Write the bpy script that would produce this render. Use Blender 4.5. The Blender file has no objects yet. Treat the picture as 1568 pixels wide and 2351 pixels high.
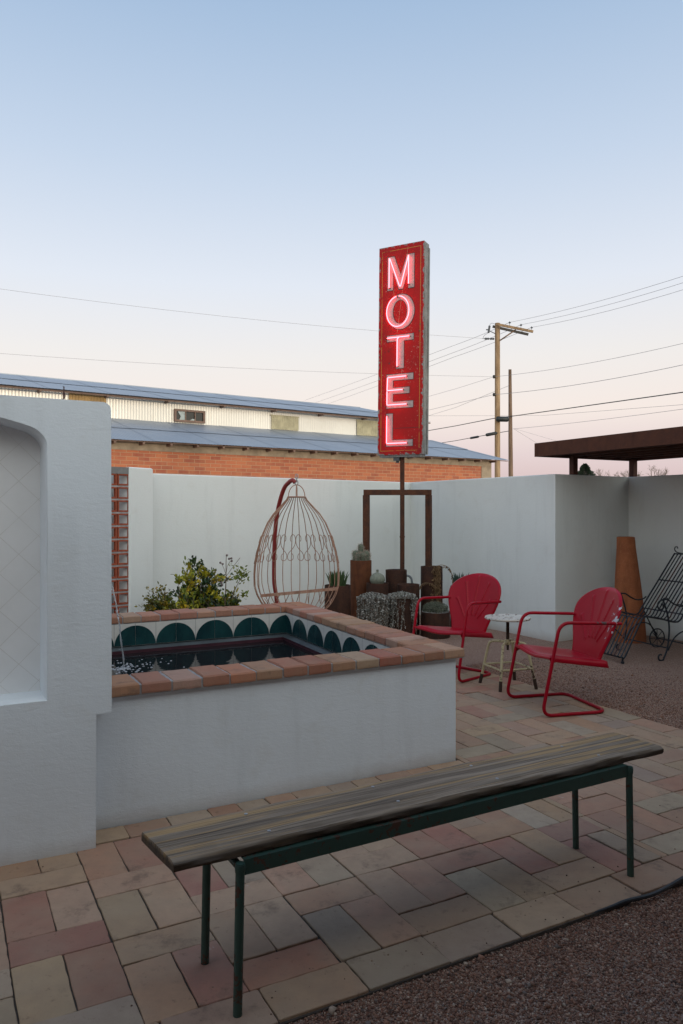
import bpy, math, random
import numpy as np
from mathutils import Vector, Matrix
random.seed(7); rnd = random.Random(11)
R = math.radians
sc = bpy.context.scene
col = sc.collection
H = 1.45; F = 1705.0; CX = 784.0; CY = 1175.5
def P(px, py, Y):
    return Vector(((px-CX)/F*Y, Y, H-(py-CY)/F*Y))
def G(px, py, z=0.0):
    Y = (H-z)*F/(py-CY); return Vector(((px-CX)/F*Y, Y, z))

# ------------------------------------------------------------ mesh builder
class MB:
    def __init__(s):
        s.v=[]; s.f=[]; s.c=[]; s.m=[]; s.M=Matrix(); s.col=(1,1,1); s.mi=0
    def add(s, vs, fs):
        n=len(s.v); s.v.extend([tuple(s.M@Vector(p)) for p in vs])
        for f in fs:
            s.f.append(tuple(i+n for i in f)); s.c.append(s.col); s.m.append(s.mi)
        return s
    def box(s, a, b):
        x0,y0,z0=a; x1,y1,z1=b
        return s.add([(x0,y0,z0),(x1,y0,z0),(x1,y1,z0),(x0,y1,z0),(x0,y0,z1),(x1,y0,z1),(x1,y1,z1),(x0,y1,z1)],
          [(0,3,2,1),(4,5,6,7),(0,1,5,4),(1,2,6,5),(2,3,7,6),(3,0,4,7)])
    def bbox(s, a, b, r=0.004):
        # box with chamfered top and vertical edges
        x0,y0,z0=a; x1,y1,z1=b
        def ring(i,z): 
            e=i
            return [(x0+e+r,y0+e,z),(x1-e-r,y0+e,z),(x1-e,y0+e+r,z),(x1-e,y1-e-r,z),(x1-e-r,y1-e,z),(x0+e+r,y1-e,z),(x0+e,y1-e-r,z),(x0+e,y0+e+r,z)]
        v=ring(0,z0)+ring(0,z1-r)+ring(r,z1)
        f=[tuple(range(7,-1,-1)),tuple(range(16,24))]
        for k in (0,8):
            for i in range(8):
                j=(i+1)%8; f.append((k+i,k+j,k+8+j,k+8+i))
        return s.add(v,f)
    def tube(s, pts, r, n=8, closed=False, cap=True):
        pts=[Vector(p) for p in pts]; N=len(pts)
        rs=r if isinstance(r,(list,tuple)) else [r]*N
        vs=[]; fs=[]; up=None
        for i,p in enumerate(pts):
            if closed: t=(pts[(i+1)%N]-pts[i-1])
            else: t=pts[min(i+1,N-1)]-pts[max(i-1,0)]
            if t.length<1e-9: t=Vector((0,0,1))
            t.normalize()
            if up is None:
                up=Vector((0,0,1)) if abs(t.z)<.9 else Vector((1,0,0))
            a=(up-t*up.dot(t))
            if a.length<1e-6: a=t.orthogonal()
            a.normalize(); up=a; b=t.cross(a)
            for k in range(n):
                w=2*math.pi*k/n
                vs.append(p+(a*math.cos(w)+b*math.sin(w))*rs[i])
        for i in range(N if closed else N-1):
            j=(i+1)%N
            for k in range(n):
                l=(k+1)%n; fs.append((i*n+k,i*n+l,j*n+l,j*n+k))
        if cap and not closed:
            fs.append(tuple(range(n-1,-1,-1))); fs.append(tuple((N-1)*n+k for k in range(n)))
        return s.add(vs,fs)
    def lathe(s, prof, n=24, c=(0,0,0)):
        vs=[]; fs=[]
        for r,z in prof:
            for k in range(n):
                w=2*math.pi*k/n; vs.append((c[0]+r*math.cos(w),c[1]+r*math.sin(w),c[2]+z))
        for i in range(len(prof)-1):
            for k in range(n):
                l=(k+1)%n; fs.append((i*n+k,i*n+l,(i+1)*n+l,(i+1)*n+k))
        if prof[0][0]>1e-5: fs.append(tuple(range(n-1,-1,-1)))
        if prof[-1][0]>1e-5: fs.append(tuple((len(prof)-1)*n+k for k in range(n)))
        return s.add(vs,fs)
    def bar(s, a, b, w, h):
        a=Vector(a); b=Vector(b); t=(b-a).normalized()
        up=Vector((0,0,1)) if abs(t.z)<.95 else Vector((0,1,0))
        x=t.cross(up).normalized(); y=x.cross(t)
        vs=[p+x*i*w/2+y*j*h/2 for p in (a,b) for i,j in ((-1,-1),(1,-1),(1,1),(-1,1))]
        return s.add(vs,[(0,1,2,3),(7,6,5,4),(0,4,5,1),(1,5,6,2),(2,6,7,3),(3,7,4,0)])
    def prism(s, poly, y0, y1):
        # polygon in x,z extruded in y
        n=len(poly)
        vs=[(x,y0,z) for x,z in poly]+[(x,y1,z) for x,z in poly]
        fs=[tuple(range(n)),tuple(range(2*n-1,n-1,-1))]
        for i in range(n):
            j=(i+1)%n; fs.append((i,n+i,n+j,j))
        return s.add(vs,fs)
    def build(s, name, mats, parent=None, smooth=False, world=False, autos=None):
        me=bpy.data.meshes.new(name)
        me.from_pydata(s.v,[],s.f)
        if not isinstance(mats,(list,tuple)): mats=[mats]
        for m in mats: me.materials.append(m)
        if len(mats)>1: me.polygons.foreach_set('material_index',s.m)
        if any(c!=(1,1,1) for c in s.c):
            at=me.color_attributes.new('Col','FLOAT_COLOR','CORNER')
            lt=np.zeros(len(me.polygons),dtype=np.int32); me.polygons.foreach_get('loop_total',lt)
            ca=np.ones((len(s.c),4),dtype=np.float32); ca[:,:3]=np.array(s.c)
            at.data.foreach_set('color',np.repeat(ca,lt,axis=0).ravel())
        me.validate(); me.update()
        if smooth:
            me.polygons.foreach_set('use_smooth',[True]*len(me.polygons))
            try: me.set_sharp_from_angle(angle=R(autos or 40))
            except Exception: pass
        o=bpy.data.objects.new(name,me); col.objects.link(o)
        if parent is not None:
            o.parent=parent
            if world: o.matrix_parent_inverse=pmat[parent.name].inverted()
        return o
pmat={}
def T(name,label,cat,loc=(0,0,0),rz=0,group=None,rot=None):
    o=bpy.data.objects.new(name,None); col.objects.link(o); o.empty_display_size=.1
    o.location=loc; o.rotation_euler=rot or (0,0,rz)
    e=o.rotation_euler.copy(); pmat[o.name]=Matrix.Translation(Vector(loc))@e.to_matrix().to_4x4()
    o['label']=label; o['category']=cat
    if group: o['group']=group
    return o
def tag(o,label,cat,group=None):
    o['label']=label; o['category']=cat
    if group: o['group']=group
    return o
def struct(o,kind='structure',label=None,cat=None):
    o['kind']=kind
    if label: o['label']=label
    if cat: o['category']=cat
    return o
def dup_tree(root):
    r=root.copy(); col.objects.link(r)
    for ch in list(root.children):
        c=ch.copy(); col.objects.link(c); c.parent=r
        for g in list(ch.children):
            d=g.copy(); col.objects.link(d); d.parent=c
    return r
def fillet(pts, rad, n=5):
    pts=[Vector(p) for p in pts]; out=[pts[0]]
    for i in range(1,len(pts)-1):
        a,b,c=pts[i-1],pts[i],pts[i+1]
        d1=(a-b); d2=(c-b); r=min(rad,d1.length*.49,d2.length*.49)
        p=b+d1.normalized()*r; q=b+d2.normalized()*r
        for k in range(n+1):
            t=k/n; out.append(p*(1-t)**2+b*2*t*(1-t)+q*t*t)
    out.append(pts[-1]); return out
def spline(pts, n=6):
    pts=[Vector(p) for p in pts]; out=[]
    for i in range(len(pts)-1):
        p0=pts[max(i-1,0)];p1=pts[i];p2=pts[i+1];p3=pts[min(i+2,len(pts)-1)]
        for k in range(n):
            t=k/n
            out.append(.5*((2*p1)+(p2-p0)*t+(2*p0-5*p1+4*p2-p3)*t*t+(3*p1-p0-3*p2+p3)*t**3))
    out.append(pts[-1]); return out

# ------------------------------------------------------------ materials
class NT:
    def __init__(s,name):
        s.m=bpy.data.materials.new(name); s.m.use_nodes=True
        s.t=s.m.node_tree; s.b=s.t.nodes['Principled BSDF']; s.L=s.t.links
        s.tc=s.t.nodes.new('ShaderNodeTexCoord')
    def n(s,typ,**k):
        x=s.t.nodes.new('ShaderNode'+typ)
        for a,b in k.items(): setattr(x,a,b)
        return x
    def vec(s,scale=(1,1,1),rot=(0,0,0)):
        mp=s.n('Mapping'); mp.inputs['Scale'].default_value=scale; mp.inputs['Rotation'].default_value=rot
        s.L.new(s.tc.outputs['Object'],mp.inputs['Vector']); return mp.outputs[0]
    def noise(s,scale,detail=4,rough=.55,vec=None,dist=0):
        x=s.n('TexNoise'); x.inputs['Scale'].default_value=scale; x.inputs['Detail'].default_value=detail
        x.inputs['Roughness'].default_value=rough; x.inputs['Distortion'].default_value=dist
        s.L.new(vec or s.tc.outputs['Object'],x.inputs['Vector']); return x.outputs[0]
    def voro(s,scale,vec=None,feat='F1',out='Distance'):
        x=s.n('TexVoronoi'); x.feature=feat; x.inputs['Scale'].default_value=scale
        s.L.new(vec or s.tc.outputs['Object'],x.inputs['Vector']); return x.outputs[out]
    def ramp(s,fac,stops,interp='LINEAR'):
        x=s.n('ValToRGB'); cr=x.color_ramp; cr.interpolation=interp
        while len(cr.elements)<len(stops): cr.elements.new(.5)
        for e,(p,c) in zip(cr.elements,stops):
            e.position=p; e.color=(c,c,c,1) if isinstance(c,(int,float)) else (*c,1)
        s.L.new(fac,x.inputs[0]); return x.outputs[0]
    def mix(s,fac,a,b,mode='MIX'):
        x=s.n('Mix'); x.data_type='RGBA'; x.blend_type=mode
        for i,v in ((0,fac),(6,a),(7,b)):
            if isinstance(v,(int,float)): x.inputs[i].default_value=v
            elif isinstance(v,tuple): x.inputs[i].default_value=(*v,1)
            else: s.L.new(v,x.inputs[i])
        return x.outputs[2]
    def math(s,op,a,b=0,c=None):
        x=s.n('Math'); x.operation=op
        for i,v in enumerate((a,b,c)):
            if v is None: continue
            if isinstance(v,(int,float)): x.inputs[i].default_value=v
            else: s.L.new(v,x.inputs[i])
        return x.outputs[0]
    def bump(s,h,dist=.002,strength=1,prev=None):
        x=s.n('Bump'); x.inputs['Distance'].default_value=dist; x.inputs['Strength'].default_value=strength
        s.L.new(h,x.inputs['Height'])
        if prev is not None: s.L.new(prev,x.inputs['Normal'])
        return x.outputs[0]
    def done(s,color=None,rough=.6,metal=0,normal=None,spec=None):
        b=s.b
        if color is not None:
            if isinstance(color,tuple): b.inputs['Base Color'].default_value=(*color,1)
            else: s.L.new(color,b.inputs['Base Color'])
        if isinstance(rough,(int,float)): b.inputs['Roughness'].default_value=rough
        else: s.L.new(rough,b.inputs['Roughness'])
        if isinstance(metal,(int,float)): b.inputs['Metallic'].default_value=metal
        else: s.L.new(metal,b.inputs['Metallic'])
        if normal is not None: s.L.new(normal,b.inputs['Normal'])
        if spec is not None: b.inputs['Specular IOR Level'].default_value=spec
        return s.m

def plaster(name,base=(.74,.775,.765),stain=(.58,.57,.52),coarse=1.0):
    t=NT(name)
    n1=t.noise(1.3,6,.6); n2=t.noise(6,5,.6,dist=.6)
    n3=t.noise(38,4,.65,vec=t.vec((1,1,2.2))); n4=t.noise(160,3,.6)
    sw=t.noise(9,3,.5,vec=t.vec((1,1,3.0)),dist=1.5)
    c=t.mix(t.ramp(n1,[(.35,0),(.75,.35)]),base,tuple(x*.86 for x in base))
    c=t.mix(t.ramp(n2,[(.55,0),(.8,.25)]),c,stain)
    st_=t.noise(3.2,5,.65,vec=t.vec((2.2,2.2,.28))); c=t.mix(t.ramp(st_,[(.52,0),(.75,.30)]),c,tuple(x*.72 for x in base))
    # splash dirt band close to the ground, where soil gets thrown up by rain
    sx=t.n('SeparateXYZ'); t.L.new(t.tc.outputs['Object'],sx.inputs[0])
    z=t.math('ADD',sx.outputs[2],t.math('MULTIPLY',n2,.10))
    c=t.mix(t.ramp(z,[(.03,.55),(.13,0)]),c,(.40,.33,.27))
    crk=t.voro(2.3,vec=None,feat='DISTANCE_TO_EDGE')
    b=t.bump(t.math('ADD',t.math('MULTIPLY',n3,.5),t.math('ADD',t.math('MULTIPLY',n4,.25),t.math('MULTIPLY',sw,.45))),.0028*coarse,.8)
    return t.done(c,.85,0,b,.2)
M={}
M['plaster']=plaster('white_plaster')
M['plaster_rough']=plaster('hand_trowelled_plaster',(.75,.80,.85),coarse=1.15)
def rust(name,a,b,c,rough=.75):
    t=NT(name); n=t.noise(9,6,.65); n2=t.noise(60,4,.6); n3=t.noise(4,4,.6,vec=t.vec((3,3,.6)))
    cc=t.mix(t.ramp(n,[(.35,0),(.65,1)]),a,b)
    cc=t.mix(t.ramp(n2,[(.55,0),(.72,.8)]),cc,c)
    cc=t.mix(t.ramp(n3,[(.5,0),(.7,.5)]),cc,tuple(x*.45 for x in a))
    return t.done(cc,rough,.15,t.bump(n2,.001,.6),.3)
M['rust']=rust('rusted_steel',(.055,.026,.018),(.11,.040,.020),(.16,.065,.03))
M['rust_pot']=rust('rusted_pot_steel',(.040,.022,.018),(.075,.032,.02),(.12,.05,.026))
M['rust_red']=rust('orange_rusted_steel',(.10,.034,.016),(.16,.055,.022),(.11,.045,.024))
M['rust_dark']=rust('dark_canopy_steel',(.075,.030,.020),(.10,.038,.022),(.13,.05,.03))
M['wire_rust']=rust('rusty_chipped_wire',(.33,.17,.11),(.42,.25,.18),(.55,.43,.35))
def brickmat(name,pale=.40):
    t=NT(name)
    at=t.n('Attribute'); at.attribute_name='Col'
    n=t.noise(14,6,.65); n2=t.noise(3.2,4,.6); n3=t.noise(120,3,.6); sp=t.voro(55)
    c=t.mix(t.ramp(n,[(.3,.0),(.72,.38)]),at.outputs[0],(.20,.14,.11))
    c=t.mix(t.ramp(n2,[(.40,.0),(.70,pale)]),c,(.42,.33,.235))
    n5=t.noise(1.1,5,.65); c=t.mix(t.ramp(n5,[(.45,0),(.72,.35)]),c,(.34,.215,.15))
    n6=t.noise(4.5,7,.7); c=t.mix(t.ramp(n6,[(.57,0),(.68,.6)]),c,(.13,.09,.07))
    n8=t.noise(26,6,.7); c=t.mix(t.ramp(n8,[(.60,0),(.68,.45)]),c,(.16,.10,.07))
    n7=t.noise(7.5,7,.75,vec=t.vec((1,1,1),(0,0,1))); c=t.mix(t.ramp(n7,[(.66,0),(.72,.6)]),c,(.50,.44,.40))
    c=t.mix(t.ramp(sp,[(.03,.45),(.10,0)]),c,(.09,.05,.04))
    b=t.bump(t.math('ADD',t.math('MULTIPLY',n,.8),t.math('MULTIPLY',n3,.25)),.0035,1)
    return t.done(c,.85,0,b,.25)
M['paver']=brickmat('clay_paver'); M['brick']=brickmat('clay_coping_brick',.18)
def simple(name,c,rough=.6,metal=0,var=.3,scale=12,bump=.0005,spec=None):
    t=NT(name); n=t.noise(scale,4,.6)
    cc=t.mix(t.ramp(n,[(.3,0),(.7,1)]),tuple(x*(1-var) for x in c),tuple(min(1,x*(1+var*.5)) for x in c))
    return t.done(cc,rough,metal,t.bump(t.noise(scale*6),bump,.5),spec)
M['mortar']=simple('grey_mortar',(.33,.33,.34),.9,scale=20,bump=.002)
M['sand']=simple('dark_joint_sand',(.075,.06,.05),.95,scale=60,bump=.004)
M['tile_cream']=simple('cream_glazed_tile',(.62,.60,.57),.3,var=.08)
def tealm():
    t=NT('dark_teal_glaze'); n=t.noise(11,5,.6,vec=t.vec((1,1,.5))); n2=t.noise(70,3)
    c=t.mix(t.ramp(n,[(.35,0),(.7,1)]),(.006,.030,.036),(.012,.058,.062))
    c=t.mix(t.ramp(n2,[(.70,0),(.74,.5)]),c,(.10,.16,.17))
    return t.done(c,.25)
M['teal']=tealm()
M['basin']=simple('slate_pool_plaster',(.075,.09,.10),.5,var=.4,scale=6)
def water():
    t=NT('dark_pool_water')
    n=t.noise(7,3,.5); n2=t.noise(25,2,.5)
    b=t.bump(t.math('ADD',n,t.math('MULTIPLY',n2,.25)),.006,.35)
    m=t.done((.012,.010,.012),.02,0,b); t.b.inputs['IOR'].default_value=1.33; return m
M['water']=water()
M['foam']=simple('white_foam',(.38,.39,.42),.3,var=.1)
def glass(name,c=(.9,.95,1),rough=.05,ior=1.33,alpha=1):
    t=NT(name); m=t.done(c,rough); t.b.inputs['Transmission Weight'].default_value=.72; t.b.inputs['IOR'].default_value=ior
    return m
M['stream']=glass('falling_water',(.85,.88,.92),.15)
def gravel():
    t=NT('reddish_gravel')
    v=t.voro(230,out='Color'); d=t.voro(230); n=t.noise(2.2,5,.6); n2=t.noise(.6,3)
    sx=t.n('SeparateColor'); t.L.new(v,sx.inputs[0])
    c=t.ramp(sx.outputs[0],[(0,(.18,.095,.065)),(.35,(.36,.21,.155)),(.65,(.47,.30,.225)),(.88,(.56,.41,.33)),(1,(.66,.56,.48))])
    c=t.mix(t.ramp(d,[(.35,0),(.75,.6)]),c,(.07,.045,.038))
    c=t.mix(t.ramp(n,[(.4,0),(.75,.35)]),c,(.36,.25,.20))
    big=t.noise(28,4,.7)
    b=t.bump(t.math('SUBTRACT',1.0,d),.004,1); b=t.bump(big,.012,.6,b)
    return t.done(c,.9,0,b,.15)
M['gravel']=gravel()
M['dirt']=simple('dry_desert_dirt',(.30,.23,.17),.95,scale=.5,bump=.01)
def pebble():
    t=NT('loose_gravel_stones'); at=t.n('Attribute'); at.attribute_name='Col'
    return t.done(at.outputs[0],.85,0,None,.2)
M['pebble']=pebble()
def wood(name,along='x'):
    t=NT(name)
    v=t.vec((.55,16,9)); v2=t.vec((.35,8,5)); v3=t.vec((1.2,90,40))
    n=t.noise(2.0,6,.6,vec=v,dist=.5); n2=t.noise(2.2,4,.6,vec=v2,dist=.8); n3=t.noise(2,4,.6,vec=v3)
    c=t.ramp(n,[(.28,(.05,.034,.023)),(.42,(.16,.118,.082)),(.56,(.27,.205,.148)),(.8,(.39,.30,.22))])
    c=t.mix(t.ramp(n2,[(.52,0),(.60,.85)]),c,(.40,.25,.11))
    c=t.mix(t.ramp(n3,[(.52,0),(.68,.8)]),c,(.025,.018,.014))
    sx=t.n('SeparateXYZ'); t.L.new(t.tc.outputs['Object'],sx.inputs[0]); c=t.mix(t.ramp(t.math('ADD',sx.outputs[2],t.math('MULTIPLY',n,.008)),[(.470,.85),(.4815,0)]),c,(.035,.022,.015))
    kn=t.voro(1.0,vec=t.vec((1.6,9,3)))
    c=t.mix(t.ramp(kn,[(.04,.9),(.10,0)]),c,(.02,.014,.01))
    b=t.bump(t.math('ADD',n,t.math('MULTIPLY',n3,.8)),.004,.9)
    return t.done(c,.7,0,b,.3)
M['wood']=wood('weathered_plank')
def polewood(name,a,b):
    t=NT(name); n=t.noise(1,5,.6,vec=t.vec((9,9,.9)),dist=.5); n2=t.noise(1,3,.5,vec=t.vec((3,3,.5)))
    c=t.mix(t.ramp(n,[(.35,0),(.65,1)]),a,b)
    c=t.mix(t.ramp(n2,[(.5,0),(.7,.4)]),c,tuple(x*.5 for x in a))
    return t.done(c,.85)
M['pole']=polewood('weathered_pole_wood',(.22,.135,.07),(.45,.31,.18))
M['pole_brown']=polewood('brown_pole_wood',(.12,.075,.05),(.27,.18,.12))
M['pole_grey']=polewood('grey_crossarm_wood',(.06,.055,.05),(.11,.10,.09))
def chipped(name,paint,under,thr=.6,scale=30,rough=.45,spec=.5):
    t=NT(name); n=t.noise(scale,5,.65); n2=t.noise(6,4,.6)
    m=t.ramp(t.math('ADD',t.math('MULTIPLY',n,.6),t.math('MULTIPLY',n2,.4)),[(thr,0),(thr+.02,1)])
    v=t.mix(t.ramp(t.noise(5,4),[(.3,0),(.7,.4)]),paint,tuple(x*.6 for x in paint))
    c=t.mix(m,v,under)
    return t.done(c,t.mix(m,(rough,)*3,(.8,)*3),0,t.bump(m,-.0004,.5),spec)
M['green']=chipped('chipped_green_paint',(.030,.070,.055),(.075,.035,.022),.56,40)
M['red']=chipped('red_chair_paint',(.36,.0015,.014),(.26,.0015,.012),.66,14,.34,.22)
M['red_worn']=chipped('red_arm_paint',(.36,.006,.024),(.17,.08,.08),.60,35,.36)
M['stool']=chipped('cream_chipped_paint',(.50,.42,.25),(.07,.035,.02),.555,45,.5)
M['stool_top']=chipped('white_chipped_paint',(.60,.56,.50),(.12,.06,.035),.565,30,.4)
M['stool_rust']=rust('dark_spindle_rust',(.035,.025,.02),(.06,.03,.02),(.10,.05,.03))
M['navy']=simple('dark_navy_ironwork',(.010,.016,.024),.5,scale=30)
M['navy_r']=simple('rusted_ironwork',(.06,.02,.016),.6,scale=30)
M['terra']=rust('terracotta_clay',(.42,.145,.06),(.32,.11,.05),(.48,.20,.09),.85)
M['soil']=simple('pot_soil',(.20,.13,.09),.95,scale=60,bump=.006)
def corr(name,c,warm):
    t=NT(name); n=t.noise(.8,4,.6); n2=t.noise(5,5,.65,vec=t.vec((1,1,.3)))
    cc=t.mix(t.ramp(n,[(.35,0),(.7,1)]),c,tuple(x*.86 for x in c))
    cc=t.mix(t.ramp(n2,[(.58,0),(.8,.45)]),cc,warm)
    return t.done(cc,.42,.35,None)
M['roof']=corr('galvanised_roof',(.33,.37,.43),(.24,.26,.29))
M['siding']=corr('galvanised_siding',(.74,.72,.66),(.50,.44,.34))
M['ochre']=simple('ochre_weathered_boards',(.42,.27,.11),.8,scale=4)
M['vent']=simple('ochre_vent_siding',(.45,.41,.27),.7,scale=4)
M['frame_wood']=simple('brown_window_frame',(.20,.13,.10),.8)
M['darkglass']=simple('dark_broken_glass',(.012,.014,.013),.15,var=.3)
M['paleglass']=simple('dusty_glass_pane',(.36,.42,.42),.3)
def farbrick():
    t=NT('orange_brick_wall')
    sx=t.n('SeparateXYZ'); t.L.new(t.tc.outputs['Object'],sx.inputs[0])
    cb=t.n('CombineXYZ'); t.L.new(sx.outputs[0],cb.inputs[0]); t.L.new(sx.outputs[2],cb.inputs[1])
    wob=t.noise(1.5,3); 
    br=t.n('TexBrick'); br.inputs['Scale'].default_value=1; br.inputs['Brick Width'].default_value=.26
    br.inputs['Row Height'].default_value=.0855; br.inputs['Mortar Size'].default_value=.006; br.inputs['Mortar Smooth'].default_value=.3
    br.inputs['Color1'].default_value=(.50,.165,.085,1); br.inputs['Color2'].default_value=(.32,.095,.065,1); br.inputs['Mortar'].default_value=(.50,.34,.22,1)
    br.inputs['Bias'].default_value=-.2
    t.L.new(cb.outputs[0],br.inputs[0])
    c=t.mix(t.ramp(t.noise(6,5,.65),[(.4,0),(.8,.45)]),br.outputs[0],(.58,.26,.13))
    c=t.mix(t.ramp(t.noise(1.2,4,.6),[(.5,0),(.8,.4)]),c,(.60,.24,.12))
    return t.done(c,.9,0,t.bump(br.outputs[1],-.006,.8),.2)
M['farbrick']=farbrick()
M['concrete']=simple('tan_concrete_band',(.36,.29,.21),.9,scale=5,bump=.004)
M['concrete_grey']=simple('grey_concrete_cap',(.20,.20,.20),.9,scale=8,bump=.003)
M['breeze']=rust('red_clay_block',(.36,.09,.045),(.28,.07,.04),(.42,.15,.09),.9)
def leafm(name,spec=.4):
    t=NT(name); at=t.n('Attribute'); at.attribute_name='Col'
    m=t.done(at.outputs[0],.5,0,None,spec)
    t.b.inputs['Transmission Weight'].default_value=0
    return m
M['leaf']=leafm('leaf_surface'); M['silver']=leafm('silver_leaf'); M['dry']=leafm('dry_leaf',.1)
M['twig']=simple('grey_brown_twig',(.16,.12,.08),.8)
M['wire']=simple('grey_wire',(.36,.36,.38),.5,var=.1)
M['cable']=simple('black_cable',(.015,.02,.022),.5,var=.1)
M['ceramic']=simple('grey_insulator',(.07,.08,.09),.4)
M['pvc']=simple('grey_conduit_plastic',(.22,.25,.28),.5)
M['plastic']=simple('black_edging_plastic',(.012,.013,.016),.45)
M['steel']=simple('galvanised_steel',(.35,.36,.37),.4,.6)
def niche():
    t=NT('diagonal_white_tile')
    sx=t.n('SeparateXYZ'); t.L.new(t.tc.outputs['Object'],sx.inputs[0])
    x=sx.outputs[0]; z=sx.outputs[2]
    s=.112*math.sqrt(2)
    def line(e):
        f=t.math('PINGPONG',t.math('ADD',t.math('DIVIDE',e,s),20.0),.5)
        return t.math('LESS_THAN',f,.008)
    a=line(t.math('ADD',x,z)); b=line(t.math('SUBTRACT',x,z))
    m=t.math('MAXIMUM',a,b)
    n=t.noise(7,5,.6); 
    c=t.mix(t.ramp(n,[(.35,0),(.75,.5)]),(.82,.82,.83),(.72,.72,.72))
    c=t.mix(t.math('MULTIPLY',m,t.ramp(t.noise(3),[(.35,.25),(.6,.9)])),c,(.60,.58,.55))
    return t.done(c,.4,0,t.bump(m,-.001,.6))
M['niche']=niche()
def signred():
    t=NT('worn_red_enamel')
    n=t.noise(5,6,.7); sp=t.noise(46,5,.75); sp2=t.noise(14,5,.7)
    c=t.mix(t.ramp(n,[(.3,0),(.75,.8)]),(.37,.009,.010),(.22,.009,.010))
    big=t.noise(2.2,4,.6); c=t.mix(t.ramp(t.math('ADD',sp,t.math('MULTIPLY',big,.35)),[(.81,0),(.835,.7)]),c,(.44,.27,.23))
    c=t.mix(t.ramp(t.noise(9,6,.75),[(.62,0),(.70,.7)]),c,(.10,.02,.015))
    # rim wear: bare metal patches toward the border of the panel
    sx=t.n('SeparateXYZ'); t.L.new(t.tc.outputs['Object'],sx.inputs[0])
    e=t.math('MINIMUM',t.math('MINIMUM',t.math('ADD',sx.outputs[0],.305),t.math('SUBTRACT',.305,sx.outputs[0])),t.math('MINIMUM',t.math('SUBTRACT',sx.outputs[2],0.0),t.math('SUBTRACT',2.6,sx.outputs[2])))
    w=t.math('SUBTRACT',sp2,t.math('MULTIPLY',e,6.0))
    c=t.mix(t.ramp(w,[(.48,0),(.50,1)]),c,(.20,.21,.21))
    return t.done(c,.42,0,t.bump(n,.002,.4),.18)
M['signred']=signred()
M['signside']=rust('galvanised_sign_side',(.17,.175,.175),(.27,.28,.275),(.09,.05,.035),.6)
def letterwhite():
    t=NT('worn_white_letter_paint'); n=t.noise(30,5,.7); n2=t.noise(7,4,.6)
    c=t.mix(t.ramp(n,[(.45,0),(.75,.8)]),(.34,.30,.31),(.19,.17,.18))
    c=t.mix(t.ramp(n2,[(.5,0),(.7,.6)]),c,(.26,.20,.20)); return t.done(c,.5)
M['letter']=letterwhite()
M['outline']=simple('dark_letter_outline',(.035,.02,.02),.6)
M['stripe']=chipped('yellow_pinstripe',(.45,.22,.03),(.25,.02,.02),.56,25)
def neon(name,c,s):
    t=NT(name); t.b.inputs['Emission Color'].default_value=(*c,1); t.b.inputs['Emission Strength'].default_value=s
    return t.done((.8,.3,.3),.3)
M['neon']=neon('lit_neon_tube',(1.0,.06,.08),11.5)
M['neon_weak']=neon('dim_neon_tube',(1.0,.10,.10),3.5)
M['bulbend']=simple('dark_tube_end',(.03,.01,.01),.4)

# ------------------------------------------------------------ frames
TA=28.2
P0=Vector((.686,4.358,0))
U=Vector((math.cos(R(TA)),math.sin(R(TA)),0)); V=Vector((-math.sin(R(TA)),math.cos(R(TA)),0))
TM=Matrix.Translation(P0)@Matrix.Rotation(R(TA),4,'Z')
GZ=-.02   # gravel level

# ------------------------------------------------------------ ground
mb=MB(); mb.add([(-400,-300,-.035),(400,-300,-.035),(400,700,-.035),(-400,700,-.035)],[(0,1,2,3)])
struct(mb.build('ground',M['dirt']))
mb=MB()
# gravel yard as one gently uneven sheet
nx,ny=70,80; X0,X1,Y0,Y1=-7,8,-3,13
vs=[];fs=[]
for j in range(ny+1):
    for i in range(nx+1):
        x=X0+(X1-X0)*i/nx; y=Y0+(Y1-Y0)*j/ny
        vs.append((x,y,GZ+.004*math.sin(x*2.1+y)+.003*math.sin(y*3.3-x*1.7)))
for j in range(ny):
    for i in range(nx):
        a=j*(nx+1)+i; fs.append((a,a+1,a+nx+2,a+nx+1))
mb.add(vs,fs); struct(mb.build('gravel_yard',M['gravel'],smooth=True))

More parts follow.
